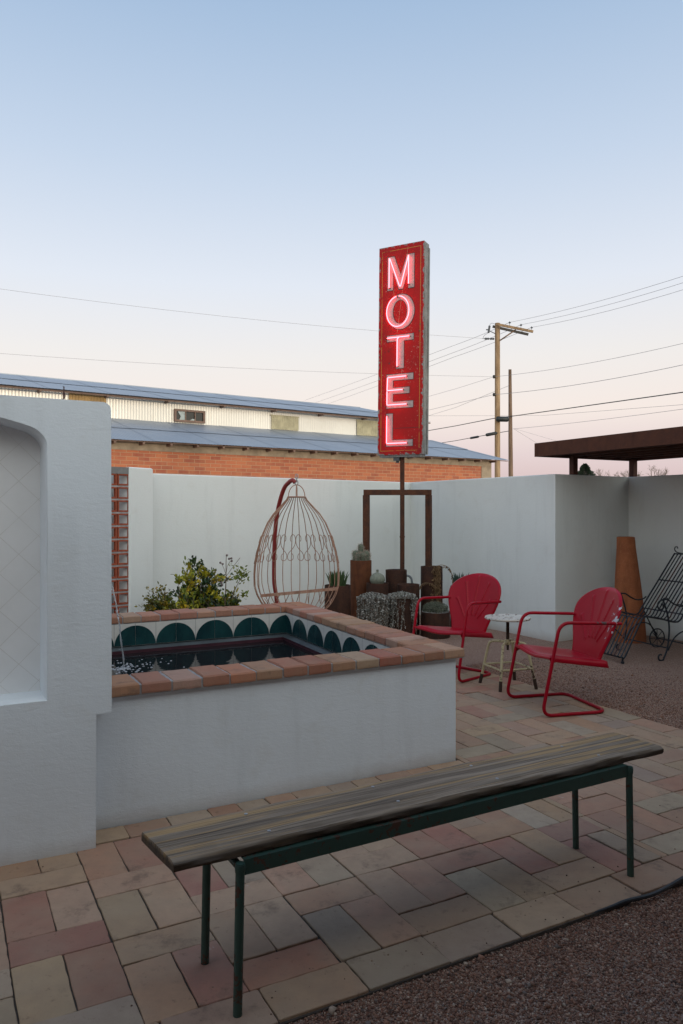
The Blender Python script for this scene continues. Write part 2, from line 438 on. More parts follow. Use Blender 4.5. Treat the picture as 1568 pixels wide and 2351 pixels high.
# paving ------------------------------------------------------
pal=[((.43,.29,.195),7),((.42,.265,.175),6),((.39,.30,.22),5),((.37,.175,.125),2),((.40,.215,.15),3),((.42,.245,.165),5)]
def pick():
    c=rnd.choices([p[0] for p in pal],[p[1] for p in pal])[0]; k=rnd.uniform(.85,1.12)
    return (c[0]*k,c[1]*k*rnd.uniform(.95,1.05),c[2]*k*rnd.uniform(.93,1.07))
UE=1.68; VE=-1.571
def paver(mb,u0,v0,u1,v1):
    g=.0014+rnd.random()*.0016; j=lambda:rnd.uniform(-.0026,.0026)
    tz=[rnd.uniform(-.0022,.0022)+z for z in [0]*4]
    base=rnd.uniform(-.0025,.0015)
    c=[(u0+g+j(),v0+g+j()),(u1-g+j(),v0+g+j()),(u1-g+j(),v1-g+j()),(u0+g+j(),v1-g+j())]
    # subdivide outline for ragged, softly rounded edges
    out=[]
    for k in range(4):
        a=c[k]; b=c[(k+1)%4]; n=7
        for q in range(n):
            t=q/n
            if q==0:
                pa=c[k-1]
                for s_,e in ((.004,pa),(.004,b)):
                    L=math.hypot(e[0]-a[0],e[1]-a[1])
                    out.append((a[0]+(e[0]-a[0])*s_/L,a[1]+(e[1]-a[1])*s_/L))
                continue
            out.append((a[0]+(b[0]-a[0])*t+rnd.uniform(-.0014,.0014),a[1]+(b[1]-a[1])*t+rnd.uniform(-.0014,.0014)))
    cu=(u0+u1)/2; cv=(v0+v1)/2; N=len(out)
    def zz(x,y): 
        return base+tz[0]*(x-cu)*4+tz[1]*(y-cv)*4
    vs=[(x,y,-.03) for x,y in out]+[(x,y,zz(x,y)-.002) for x,y in out]
    ins=[]
    for x,y in out:
        d=math.hypot(x-cu,y-cv); f=1-.0028/d
        ins.append((cu+(x-cu)*f,cv+(y-cv)*f,zz(x,y)))
    vs+=ins
    fs=[tuple(range(2*N,3*N))]
    for r in (0,N):
        for i in range(N):
            k=(i+1)%N; fs.append((r+i,r+k,r+N+k,r+N+i))
    mb.col=pick(); mb.add(vs,fs)
mb=MB(); mb.M=TM
B=.166; BU=.155; BL=.3125; PD=BU+BL; CD=.3145; TOP0=VE+B+PD
def clipadd(u0,v0,u1,v1,ulo,uhi,vlo,vhi):
    a=max(u0,ulo);b=min(u1,uhi);c=max(v0,vlo);d=min(v1,vhi)
    if b-a<.035 or d-c<.035: return
    # skip what is under the tub / fountain wall
    if b<-.02 and c>=-.01: return
    if b<-2.12 and c>=-.18: return
    paver(mb,a,c,b,d)
def field(ulo,uhi,vlo,vhi):
    k0=int((ulo+2.161)/CD)-2
    for k in range(k0,k0+30):
        ua=-2.161+CD*k
        if ua>uhi: break
        off=TOP0 if k%2==0 else TOP0+BU
        for m in range(-8,16):
            vt=off+PD*m
            clipadd(ua,vt-BU,ua+CD,vt,ulo,uhi,vlo,vhi)
            clipadd(ua,vt-PD,ua+CD/2,vt-BU,ulo,uhi,vlo,vhi)
            clipadd(ua+CD/2,vt-PD,ua+CD,vt-BU,ulo,uhi,vlo,vhi)
field(-5.2,.0,VE+B,-.15); field(.0,UE-B,VE+B,4.6)
u=-5.2+.08
while u<UE-.02:            # edge course beside the gravel
    paver(mb,u,VE,min(u+.3,UE),VE+B); u+=.3
v=VE+B
while v<4.6:
    paver(mb,UE-B,v,UE,v+.3); v+=.3
u=-2.08
while u<-.01:              # cut course along the tub
    w=rnd.choice([.15,.15,.3,.2]); paver(mb,u,-.15,min(u+w,0.0),-.004); u+=w
u=-2.08
while u>-5:
    w=rnd.choice([.2,.3,.3]); 
    if True: pass
    u-=w
struct(mb.build('brick_paving',M['paver']))
mb=MB(); mb.M=TM
mb.add([(-5.25,VE-.004,-.0075),(UE+.004,VE-.004,-.0075),(UE+.004,4.62,-.0075),(-5.25,4.62,-.0075)],[(0,1,2,3)])
mb.add([(-5.25,VE-.004,-.03),(UE+.004,VE-.004,-.03),(UE+.004,VE-.004,-.0075),(-5.25,VE-.004,-.0075)],[(0,1,2,3)])
struct(mb.build('paving_sand',M['sand']))

# loose gravel stones close to the camera
def pebbles():
    rs=np.random.RandomState(3)
    n=64000
    # area: in front of paving edge in view; plus strip right of the paving
    u=rs.uniform(-1.9,3.2,n*2); v=VE-rs.beta(1.0,1.6,n*2)*1.35
    pts=np.stack([u,v],1)
    th=R(TA); X=P0.x+pts[:,0]*math.cos(th)-pts[:,1]*math.sin(th); Y=P0.y+pts[:,0]*math.sin(th)+pts[:,1]*math.cos(th)
    ok=(Y>1.5)&(Y<3.9)&(X>-.8)&(X<Y*.52+.2)
    X=X[ok][:n];Y=Y[ok][:n]
    n2=26000
    u=UE+.0+rs.beta(1.0,2.2,n2)*1.6; v=rs.uniform(-1.6,2.2,n2)
    X2=P0.x+u*math.cos(th)-v*math.sin(th); Y2=P0.y+u*math.sin(th)+v*math.cos(th)
    X=np.concatenate([X,X2]);Y=np.concatenate([Y,Y2]); n=len(X)
    s=rs.gamma(6,.00042,n)+.0012
    s[rs.rand(n)>.997]*=2.2
    base=np.array([(1,0,0),(-1,0,0),(0,1,0),(0,-1,0),(0,0,1),(0,0,-1)],float)
    tri=np.array([(0,2,4),(2,1,4),(1,3,4),(3,0,4),(2,0,5),(1,2,5),(3,1,5),(0,3,5)])
    ang=rs.rand(n)*6.283; tilt=rs.rand(n)*1.2
    sc_=np.stack([s*rs.uniform(.8,1.5,n),s*rs.uniform(.7,1.2,n),s*rs.uniform(.6,.95,n)],1)
    v=base[None]*sc_[:,None,:]+rs.normal(0,.18,(n,6,3))*s[:,None,None]
    ct,st=np.cos(tilt)[:,None],np.sin(tilt)[:,None]
    y=v[...,1]*ct-v[...,2]*st; z=v[...,1]*st+v[...,2]*ct
    ca,sa=np.cos(ang)[:,None],np.sin(ang)[:,None]
    x2=v[...,0]*ca-y*sa; y2=v[...,0]*sa+y*ca
    gz=GZ+.004*np.sin(X*2.1+Y)+.003*np.sin(Y*3.3-X*1.7)
    W=np.stack([x2+X[:,None],y2+Y[:,None],z+(gz+s*.35)[:,None]],2).reshape(-1,3)
    Fc=(tri[None]+(np.arange(n)*6)[:,None,None]).reshape(-1,3)
    me=bpy.data.meshes.new('gravel_stones')
    me.vertices.add(len(W)); me.vertices.foreach_set('co',W.astype(np.float32).ravel())
    me.loops.add(Fc.size); me.loops.foreach_set('vertex_index',Fc.astype(np.int32).ravel())
    me.polygons.add(len(Fc)); me.polygons.foreach_set('loop_start',np.arange(0,Fc.size,3,dtype=np.int32))
    me.update(calc_edges=True)
    pc=np.array([(.27,.14,.095),(.34,.20,.145),(.18,.095,.07),(.42,.27,.20),(.12,.08,.065),(.48,.37,.29),(.31,.16,.11),(.20,.16,.14)])
    ci=rs.choice(len(pc),n,p=[.24,.2,.16,.12,.08,.04,.12,.04]); c=pc[ci]*rs.uniform(.8,1.2,(n,1))
    at=me.color_attributes.new('Col','FLOAT_COLOR','CORNER')
    ca4=np.ones((n,4),np.float32); ca4[:,:3]=c
    at.data.foreach_set('color',np.repeat(ca4,24,axis=0).ravel())
    me.materials.append(M['pebble'])
    o=bpy.data.objects.new('loose_gravel',me); col.objects.link(o)
    struct(o,'stuff','fine reddish gravel stones lying along the edge of the brick paving','gravel')
pebbles()
mb=MB()
rq=random.Random(21)
for i in range(230):
    if i<150: q=TM@Vector((rq.uniform(-3,1.6),VE+abs(rq.gauss(0,.12)),.001))
    else: q=TM@Vector((rq.uniform(-3.2,1.6),rq.uniform(-1.4,2.4),.001))
    ql=TM.inverted()@q
    if ql.x<.03 and ql.y>-.03: continue
    s_=rq.uniform(.0010,.0036); k=rq.random(); mb.col=(.10+.25*k,.06+.18*k,.045+.13*k)
    mb.lathe([(s_,0),(s_*1.05,s_*.6),(s_*.4,s_*1.1),(0,s_*1.15)],5,(q.x,q.y,.0))
struct(mb.build('paving_grit',M['pebble']),'stuff','tiny stray gravel stones and crumbs lying on the brick paving','grit')
# black edging strip
mb=MB()
ep=[G(1338,2104,-.012),G(1400,2083,-.004),G(1440,2068,.002),G(1502,2052,.008),G(1568,2016,.010),G(1660,1965,.01),G(1760,1918,.0)]
mb.tube(spline(ep,6),[.003+.0045*min(1,i/10) for i in range(37)],8)
tag(mb.build('garden_edging',M['plastic'],smooth=True),'black plastic edging strip curling out of the gravel beside the paving edge','edging')

# ------------------------------------------------------------ tub
tub=T('raised_pool','white plastered raised pool with brick coping and scalloped tile band','pool',P0,R(TA))
def loc(u,v,z=0): return Vector((u,v,z))
SK=.045   # the far end is a little wider than the near end
ru=lambda v: SK*v
def rough_quad(mb,o,ex,ey,nx,ny,amp,seed):
    rr=random.Random(seed); o=Vector(o);ex=Vector(ex);ey=Vector(ey);nn=ex.cross(ey).normalized()
    vs=[];fs=[]
    ph=[(rr.uniform(1,5),rr.uniform(1,5),rr.uniform(0,6)) for _ in range(6)]
    for j in range(ny+1):
        for i in range(nx+1):
            a=i/nx;b=j/ny
            d=sum(math.sin(p[0]*a*ex.length*2+p[1]*b*ey.length*3+p[2]) for p in ph)/6*amp
            if i in(0,nx): d*=.0
            vs.append(o+ex*a+ey*b+nn*d)
    for j in range(ny):
        for i in range(nx):
            q=j*(nx+1)+i; fs.append((q,q+1,q+nx+2,q+nx+1))
    mb.add(vs,fs)
mb=MB()
wt=.600
# outer front, outer right, back, left; then inner faces and the top
rough_quad(mb,(-2.35,0,-.03),(2.33,0,0),(0,0,wt+.03),40,14,.006,1)
rough_quad(mb,(-.02,0,-.03),(.02,.03,0),(0,0,wt+.03),2,14,.0,2)
rough_quad(mb,(.0,.03,-.03),(ru(2.36),2.33,0),(0,0,wt+.03),30,14,.005,3)
mb.add([(ru(2.36),2.36,-.03),(-2.35,2.36,-.03),(-2.35,2.36,wt),(ru(2.36),2.36,wt)],[(0,1,2,3)])
mb.build('wall',M['plaster_rough'],tub,smooth=True,autos=50)
# coping bricks
bpal=[(.40,.165,.10),(.36,.13,.078),(.43,.21,.135),(.33,.12,.075),(.39,.19,.13),(.43,.26,.185),(.38,.145,.095)]
def copebrick(mb,c,ex,ey,ht,z0):
    # c: corner (u,v); ex along run, ey across
    j=lambda a=.003:rnd.uniform(-a,a)
    ex=Vector((*ex,0)); ey=Vector((*ey,0)); c=Vector((*c,0))
    mb.col=tuple(x*rnd.uniform(.9,1.1) for x in rnd.choice(bpal))
    zt=z0+ht+rnd.uniform(-.004,.004)
    N=[]; nx,ny=5,7
    top=[];r=.007
    # ring outline with ragged edge
    out=[]
    for a,b in [(i/nx,0) for i in range(nx)]+[(1,i/ny) for i in range(ny)]+[(1-i/nx,1) for i in range(nx)]+[(0,1-i/ny) for i in range(ny)]:
        p=c+ex*a+ey*b; out.append(p+Vector((j(.0018),j(.0018),0)))
    cen=c+ex*.5+ey*.5; n=len(out); sl=j(.004); 
    L=[]
    for p in out: L.append(Vector((p.x,p.y,z0+.003+j(.002))))
    for p in out: L.append(Vector((p.x,p.y,z0+.012+j(.002)))+(p-cen).normalized()*.002)
    for p in out: L.append(Vector((p.x,p.y,zt-r+j(.001)))+(p-cen).normalized()*.001)
    for p in out:
        d=(cen-p); L.append(Vector((p.x,p.y,zt+j(.0008)))+d.normalized()*r)
    fs=[tuple(range(3*n,4*n)),tuple(range(n-1,-1,-1))]
    for q in range(3):
        for i in range(n):
            k=(i+1)%n; fs.append((q*n+i,q*n+k,(q+1)*n+k,(q+1)*n+i))
    mb.add(L,fs)
CW=.24; ZB=.600; HB=.052
mb=MB()
lim=.03
# front run (right to left), corner brick at right end included
u=lim
while u>-2.3:
    w=rnd.uniform(.138,.152); copebrick(mb,(u-w,-.03),(w-.011,0),(0,CW),HB,ZB); u-=w
# right run
v=-.03+CW+.011
while v<2.42-CW:
    w=rnd.uniform(.138,.152)
    copebrick(mb,(lim-CW+ru(v),v),(CW,0),(ru(w),w-.011),HB,ZB); v+=w
vb=v
# back run
u=lim+ru(2.42)
while u>-2.3:
    w=rnd.uniform(.138,.152); copebrick(mb,(u-w,vb),(w-.011,0),(0,CW),HB,ZB); u-=w
mb.build('coping',M['brick'],tub)
vbi=vb   # inner edge of back coping
# mortar under and between the bricks
mb=MB(); zt=ZB+HB-.006
def ring4(z,e):
    o=[(-2.3,-.03+e),(lim-e,-.03+e),(lim-e+ru(vb+CW),vb+CW-e),(-2.3,vb+CW-e)]
    i_=[(-2.3,-.03+CW-e),(lim-CW+e+ru(.21),-.03+CW-e),(lim-CW+e+ru(vb),vb+e),(-2.3,vb+e)]
    return [(x,y,z) for x,y in o],[(x,y,z) for x,y in i_]
oT,iT=ring4(zt,.004); oB,iB=ring4(ZB-.002,.004)
vs=oT+iT+oB+iB
fs=[(0,1,5,4),(1,2,6,5),(2,3,7,6),(8,12,13,9),(9,13,14,10),(10,14,15,11),(8,9,1,0),(9,10,2,1),(10,11,3,2),(4,5,13,12),(5,6,14,13),(6,7,15,14)]
mb.add(vs,fs); mb.build('mortar_bed',M['mortar'],tub)
# tile band
TW=.158; ZT=.597; ZL=.428
mb=MB()
def band(o,d,L,inn):
    """o: start corner in plan, d: direction, inn: inward normal"""
    o=Vector((*o,0)); d=Vector((*d,0)).normalized(); inn=Vector((*inn,0)).normalized()
    k=0
    while k*TW<L:
        a=k*TW; b=min(L,a+TW)
        mb.mi=0
        p=[o+d*(a+.001),o+d*(b-.001)]
        q=[x+inn*.006 for x in p]
        mb.add([q[0]+Vector((0,0,ZL)),q[1]+Vector((0,0,ZL)),q[1]+Vector((0,0,ZT)),q[0]+Vector((0,0,ZT))],[(0,1,2,3)])
        # quarter dome: full height at a (even) or b (odd)
        mb.mi=1; n=14; pts=[]
        r=TW-.003; hh=.150
        for i in range(n+1):
            t=i/n*math.pi/2
            x=r*math.sin(t); z=hh*math.cos(t)
            pos=(a+.0015+x) if k%2==0 else (a+TW-.0015-x)
            pts.append((pos,z))
        cen=(a+.0015) if k%2==0 else (a+TW-.0015)
        if b-a<TW-.01: k+=1; continue
        vs=[o+d*cen+inn*.0078+Vector((0,0,ZL+.002))]+[o+d*x+inn*.0078+Vector((0,0,ZL+.002+z)) for x,z in pts]
        mb.add(vs,[(0,i+1,i+2) for i in range(n)])
        k+=1
ci=Vector((lim-CW+ru(vb)+.006,vb-.0+.006))
band((ci.x,ci.y),(-1,0),2.2,(0,-1))
dr=Vector((-SK,-1)); band((ci.x,ci.y),tuple(dr),vb-.21+.02,(-1,SK))
band((-2.1,.21-.006),(1,0),2.1+lim-CW,(0,1))
mb.build('tile_band',[M['tile_cream'],M['teal']],tub)
mb=MB()
# basin: ledge, walls, floor
def prism_ring(z0,z1,e0):
    pass
x0,x1,y0,y1=-2.1,ci.x,.20,ci.y
xa=lim-CW+.006
led=.05
O=[(x0,y0-.02),(xa+.03,y0-.02),(x1+.02,y1+.02),(x0,y1+.02)]
I=[(x0+led,y0+led),(xa-led,y0+led),(x1-led,y1-led),(x0+led,y1-led)]
vs=[(x,y,ZT+.004) for x,y in O]+[(x,y,ZL-.001) for x,y in O]+[(x,y,ZL-.026) for x,y in I]+[(x,y,-.0) for x,y in I]
fs=[]
for q in range(3):
    for i in range(4):
        k=(i+1)%4; fs.append((q*4+i,q*4+4+i,q*4+4+k,q*4+k))
fs.append((12,13,14,15)); k0=len(mb.f); mb.add(vs,fs)
for q in range(8,12): mb.m[k0+q]=1
mb.build('basin',[M['basin'],simple('maroon_pool_liner',(.06,.02,.03),.4,var=.25)],tub)
ZW=.378
mb=MB(); mb.M=TM; n=40
I=[(x0+led-.004,y0+led-.004),(xa-led+.004,y0+led-.004),(x1-led+.004,y1-led+.004),(x0+led-.004,y1-led+.004)]
mb.add([(x,y,ZW) for x,y in I],[(0,1,2,3)])
struct(mb.build('water',M['water']))
# stream and foam
sp_tip=TM@Vector((-1.70,1.68,1.02)); ld=TM@Vector((-1.575,1.66,ZW))
mb=MB()
pts=[];rr_=[]
for i in range(26):
    t=i/25; x=t**.62
    p=sp_tip.lerp(ld,x); z=sp_tip.z+(ld.z-sp_tip.z)*(t**1.35)
    pts.append(Vector((p.x,p.y,z))); rr_.append(.0055-.0025*t+.001*math.sin(i*2.3))
mb.tube(pts,rr_,8)
pts2=[p+Vector((.006*math.sin(i*.9),0,0)) for i,p in enumerate(pts)]
mb.tube(pts2[12:],[.003]*14,6)
for i in range(30):
    t=rnd.random(); p=pts[int(t*25)]+Vector((rnd.uniform(-.015,.015),rnd.uniform(-.015,.015),0))
    mb.lathe([(0,-.003),(.003,0),(0,.003)],5,p)
struct(mb.build('water_jet',M['stream'],smooth=True))
mb=MB()
for i in range(150):
    a=rnd.uniform(0,6.28); r=abs(rnd.gauss(0,.22))
    p=ld+Vector((math.cos(a)*r*1.1,math.sin(a)*r,.0))
    q=TM.inverted()@p
    if q.x<-2.0 or q.y<.3 or q.y>2.1: continue
    s=rnd.uniform(.004,.013)*(1-.5*min(1,r/.5))
    mb.lathe([(s,.0005),(s*.8,s*.35),(s*.3,s*.5),(0,s*.55)],7,(p.x,p.y,ZW))
struct(mb.build('foam',M['foam'],smooth=True),'stuff','small white bubbles where the stream hits the dark pool water','foam')

# ------------------------------------------------------------ fountain wall
fw=T('fountain_wall','tall white plaster wall with arched tiled niche beside the pool','wall',P0,R(TA))
FV=-.19
mb=MB()
# front face profile with arched niche cut out: build as strips around niche
nr=-2.28; nl=-3.48; zb=.66; zs=1.785; zp=1.88
def archz(a):
    t=(nr-a)/(nr-nl)*2-1      # -1..1
    base=zs+(zp-zs)*(1-abs(t)**2.2)
    e=min(nr-a,a-nl)          # soft shoulder
    if e<.07: base-= .055*(1-math.sqrt(max(0,1-((.07-e)/.07)**2)))
    return base
TOPZ=1.928
def topz(u):
    e=-2.018-u
    z=TOPZ
    if e<.035: z-=.035*(1-math.sqrt(max(0,1-((.035-e)/.035)**2)))
    return z
xs=[-6+.1*i for i in range(26)]
xs=[x for x in xs if x<nl-.01]+[nl]
m=90
for i in range(1,m): 
    t=i/m; xs.append(nl+(nr-nl)*(.5-.5*math.cos(math.pi*t)))
xs.append(nr)
rt=[-2.25,-2.2,-2.15,-2.10,-2.083,-2.06,-2.052,-2.043,-2.033,-2.026,-2.021,-2.018]
xs+=rt
dep=.17; rr0=.018
def wob(u,z): return .004*math.sin(3*u+2.2*z)+.003*math.sin(7*z-2*u)+.0025*math.sin(11*u+5*z)
def fcol(mb,ua,ub,za0,zb0,za1,zb1,n=22,y=FV):
    vs=[];fs=[]
    for j in range(n+1):
        t=j/n
        for u_,z0_,z1_ in ((ua,za0,za1),(ub,zb0,zb1)):
            z=z0_+(z1_-z0_)*t; vs.append((u_,y-wob(u_,z),z))
    for j in range(n): fs.append((2*j,2*j+1,2*j+3,2*j+2))
    mb.add(vs,fs)
zstep=.578
for i in range(len(xs)-1):
    a,b=xs[i],xs[i+1]
    a_in = a>=nl-1e-6 and b<=nr+1e-6
    if a_in:
        fcol(mb,a,b,-.03,-.03,zb,zb,14); fcol(mb,a,b,archz(a),archz(b),topz(a),topz(b),4)
    elif b<=-2.083+1e-6: fcol(mb,a,b,-.03,-.03,topz(a),topz(b))
    else: fcol(mb,a,b,zstep,zstep,topz(a),topz(b))
# top surface, back, ends
top=[(x,FV-wob(x,topz(x)),topz(x)) for x in xs]; n=len(top)
bk=[(x,.36,topz(x)) for x in xs]
mb.add(top+bk,[(i,i+1,n+i+1,n+i) for i in range(n-1)])
mb.add([(xs[0],.36,-.03),(-2.018,.36,-.03),(-2.018,.36,topz(-2.018)),(xs[0],.36,TOPZ)],[(1,0,3,2)])
e=[(-2.018,FV-wob(-2.018,z),z) for z in (zstep,1.2,topz(-2.018))]; e2=[(-2.018,.36,z) for z in (zstep,1.2,topz(-2.018))]
mb.add(e+e2,[(0,3,4,1),(1,4,5,2)])
mb.add([(-2.083,FV-wob(-2.083,zstep),zstep),(-2.018,FV-wob(-2.018,zstep),zstep),(-2.018,.36,zstep),(-2.083,.36,zstep)],[(0,1,2,3)])
mb.add([(-2.083,FV-wob(-2.083,-.03),-.03),(-2.083,.02,-.03),(-2.083,.02,zstep),(-2.083,FV-wob(-2.083,zstep),zstep)],[(0,1,2,3)])
mb.build('wall_body',M['plaster_rough'],fw,smooth=True,autos=35)
mb=MB()
# niche reveal (soft rounded edge) : sweep outline inward
outl=[(nl,zb)]+[(x,archz(x)) for x in xs if nl<=x<=nr]+[(nr,zb)]
cenx=(nl+nr)/2; cz=1.25
def shrink(p,d):
    x,z=p; sx=(1 if x<cenx-.001 else -1); 
    f=max(0,1-d/.6)
    return (cenx+(x-cenx)*(1-d/.6), cz+(z-cz)*(1-d/.6))
rings=[]
for d,y in ((0,0),(.004,.012),(.008,.03),(.009,.07),(.010,dep)):
    rings.append([(shrink(p,d)[0],FV+y-(wob(*p) if y==0 else wob(*p)*.5),shrink(p,d)[1]) for p in outl])
N=len(outl); vs=[p for r_ in rings for p in r_]; fs=[]
for q in range(len(rings)-1):
    for i in range(N):
        k=(i+1)%N; fs.append((q*N+i,(q+1)*N+i,(q+1)*N+k,q*N+k))
mb.add(vs,fs); mb.build('niche_reveal',M['plaster_rough'],fw,smooth=True,autos=50)
mb=MB(); mb.add([(nl-.02,FV+dep-.006,zb-.02),(nr+.02,FV+dep-.006,zb-.02),(nr+.02,FV+dep-.006,zp+.02),(nl-.02,FV+dep-.006,zp+.02)],[(0,1,2,3)])
mb.build('niche_tiles',M['niche'],fw)
mb=MB(); mb.box((-2.5,.36,-.03),(-2.06,2.5,1.25)); mb.build('side_wall',M['plaster'],fw)
mb=MB(); mb.tube([(-2.1,1.68,1.035),(-1.70,1.68,1.03)],.013,10); mb.tube([(-1.72,1.68,1.03),(-1.69,1.68,1.018)],.016,10)
mb.build('water_spout',M['rust_pot'],fw,smooth=True)
# dry weed on wall
wd=TM@Vector((-2.20,-.05,TOPZ-.01))
mb=MB()
mb.tube([wd,wd+Vector((.004,0,.03)),wd+Vector((.002,0,.055)),wd+Vector((.008,0,.085))],[.003,.0025,.002,.0015],6)
for i in range(16):
    z=.01+.005*i; s=.012*(1-i/20); a=rnd.uniform(0,6.28)
    q=wd+Vector((.004,0,z)); mb.tube([q,q+Vector((math.cos(a)*s,math.sin(a)*s,s*.6))],[.0022,.0018],5)
tag(mb.build('dry_weed',simple('dry_weed_stem',(.10,.05,.04),.9)),'small dry brown weed stalk on top of the fountain wall','weed')

# ------------------------------------------------------------ courtyard walls
WH=1.88
def wallseg(mb,pts,th,z1,z0=-.03,sub=.35):
    pts=[Vector((x,y)) for x,y in pts]; n=len(pts)
    offs=[]
    for i,p in enumerate(pts):
        ns=[]
        if i>0: d=(p-pts[i-1]).normalized(); ns.append(Vector((-d.y,d.x)))
        if i<n-1: d=(pts[i+1]-p).normalized(); ns.append(Vector((-d.y,d.x)))
        m_=sum(ns,Vector((0,0))).normalized(); k=1/max(.4,m_.dot(ns[0])); offs.append(p+m_*th*k)
    for i in range(n-1):
        a,b=pts[i],pts[i+1]; c,d=offs[i],offs[i+1]
        mb.add([(a.x,a.y,z0),(b.x,b.y,z0),(b.x,b.y,z1),(a.x,a.y,z1),(c.x,c.y,z0),(d.x,d.y,z0),(d.x,d.y,z1),(c.x,c.y,z1)],
          [(0,1,2,3),(5,4,7,6),(3,2,6,7)]+([(0,3,7,4)] if i==0 else [])+([(1,5,6,2)] if i==n-2 else []))
A=(-2.09,8.28); Bc=(1.0,10.75); C=(2.413,8.38); D=(3.52,9.107)
Dv=Vector((.51,-.86)).normalized(); E=(D[0]+Dv.x*6,D[1]+Dv.y*6)
dA=(Vector(Bc)-Vector(A)).normalized(); A2=(A[0]-dA.x*4.5,A[1]-dA.y*4.5)
mb=MB(); wallseg(mb,[A2,Bc,C,D,E],.2,WH)
cwo=mb.build('courtyard_wall',M['plaster']); bv=cwo.modifiers.new('soft_edge','BEVEL'); bv.width=.014; bv.segments=3; bv.limit_method='ANGLE'
tag(cwo,'long white plastered courtyard wall running behind the hanging chair, pots and lounger','wall')
# pier and breeze-block screen
pr=P(352.5,1175,8.05); pl=P(298,1175,7.78)
dd=(pr-pl); dd.z=0; Lp=dd.length; ang=math.atan2(dd.y,dd.x)
pier=T('plaster_pier','white plaster pier standing between the red block screen and the green bush','pier',(pl.x,pl.y,0),ang)
PZ=1.45+ (1175.5-1073.5)*7.9/F
mb=MB(); mb.bbox((0,0,-.03),(Lp,.28,PZ),.012); mb.build('pier_body',M['plaster'],pier)
scr=T('block_screen','red clay breeze block screen with grey concrete cap left of the plaster pier','screen',(pl.x-.01,pl.y+.02,0),ang-R(14))
mb=MB(); ch=.138; cw=.137; nrow=13; ncol=7
zt0=PZ-.075
mbm=MB()
for r_ in range(nrow):
    for c_ in range(ncol):
        x1=-c_*cw-.0; x0=x1-cw+.008; z1=zt0-r_*ch; z0=z1-ch+.018; y0,y1=.0,.05; t=.016
        mb.box((x0,y0,z0),(x1,y1,z0+t)); mb.box((x0,y0,z1-t),(x1,y1,z1)); mb.box((x0,y0+.002,z0+t),(x0+t,y1-.002,z1-t)); mb.box((x1-t,y0+.002,z0+t),(x1,y1-.002,z1-t))
    mbm.box((-ncol*cw,.004,zt0-(r_+1)*ch),(0,.045,zt0-(r_+1)*ch+.018))
mb.build('clay_blocks',M['breeze'],scr); mbm.build('mortar_joint',M['mortar'],scr)
mb=MB(); mb.box((-ncol*cw,-.004,zt0),(0.0,.12,PZ-.004)); mb.build('concrete_cap',M['concrete_grey'],scr)

# ------------------------------------------------------------ warehouse
bd=math.atan2(.552,.834)
wh=T('brick_warehouse','orange brick warehouse with corrugated roofs and metal clerestory beyond the courtyard wall','building',(-4.83,15.6,0),bd)
EZ=2.98; tR=11.5; tL=-12; pitch=.247
def corrug(mb,x0,x1,fn,amp,pit,thick=0):
    # fn(x,w)-> two end points p(x,0), p(x,1), with normal nrm
    n=int((x1-x0)/pit*4); vs=[];fs=[]
    for i in range(n+1):
        x=x0+(x1-x0)*i/n; s=amp*math.sin(2*math.pi*(x-x0)/pit)
        vs+=[fn(x,0,s),fn(x,1,s)]
    for i in range(n): fs.append((2*i,2*i+2,2*i+3,2*i+1))
    mb.add(vs,fs)
def roofsheets(mb,d0,z0,d1,z1,x0,x1):
    L=math.hypot(d1-d0,z1-z0); nd=(d1-d0)/L; nz=(z1-z0)/L
    rows=2; cols=int((x1-x0)/.75)
    x=x0
    for r_ in range(rows):
        f0=r_/rows-.0; f1=(r_+1)/rows+.03
        off=.012*(rows-1-r_)*-1+.0
        x=x0; kk=0
        while x<x1-.05:
            xe=min(x+.76,x1); lift=.004*(kk%2)+(0.010 if r_==0 else .022)
            corrug(mb,x,min(xe+.04,x1),lambda X,w,s:(X,(d0+(d1-d0)*(f0 if w==0 else min(f1,1)))-nz*(s+lift),(z0+(z1-z0)*(f0 if w==0 else min(f1,1)))+nd*(s+lift)),.003,.076)
            x=xe; kk+=1
mb=MB(); mb.add([(tL,.25,-.03),(tR-.25,.25,-.03),(tR-.25,.25,EZ-.19),(tL,.25,EZ-.19)],[(0,1,2,3)])
mb.add([(tR-.25,.25,-.03),(tR-.25,15,-.03),(tR-.25,15,2.9),(tR-.25,.25,EZ-.19)],[(0,1,2,3)])
mb.build('brick_wall',M['farbrick'],wh)
mb=MB(); mb.box((tL,.235,EZ-.19),(tR-.22,.5,EZ+.035)); mb.box((tR-.62,.236,-.03),(tR-.22,.5,EZ-.191))
mb.build('concrete_beam',M['concrete'],wh)
x=-1.2
while x<tR-.3:
    mb=MB(); mb.box((x,-.03,EZ-.075),(x+.05,.30,EZ-.01)); mb.build('rafter_tail',M['frame_wood'],wh); x+=.62
dcl=3.43; zcl=EZ+pitch*dcl
def wx(px):
    r=(px-CX)/F; px0=-4.83-.552*dcl; py0=15.6+.834*dcl
    return (r*py0-px0)/(.834-r*.552)
mb=MB(); roofsheets(mb,-.06,EZ-.012,dcl+.05,zcl+.012,tL,tR+.25)
mb.build('lower_roof',M['roof'],wh,smooth=True,autos=60)
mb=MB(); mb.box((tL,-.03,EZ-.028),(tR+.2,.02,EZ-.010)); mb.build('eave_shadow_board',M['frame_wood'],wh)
ct=4.42
mb=MB(); corrug(mb,tL,.05,lambda X,w,s:(X,dcl+s,zcl-.02 if w==0 else ct),.003,.076)
corrug(mb,2.15,tR-.1,lambda X,w,s:(X,dcl+s,zcl-.02 if w==0 else ct),.003,.076)
corrug(mb,.05,2.15,lambda X,w,s:(X,dcl+s,zcl-.02 if w==0 else ct),.003,.076)
mb.build('clerestory_siding',M['siding'],wh,smooth=True,autos=60)
mb=MB(); 
oa,ob=wx(158),wx(243)
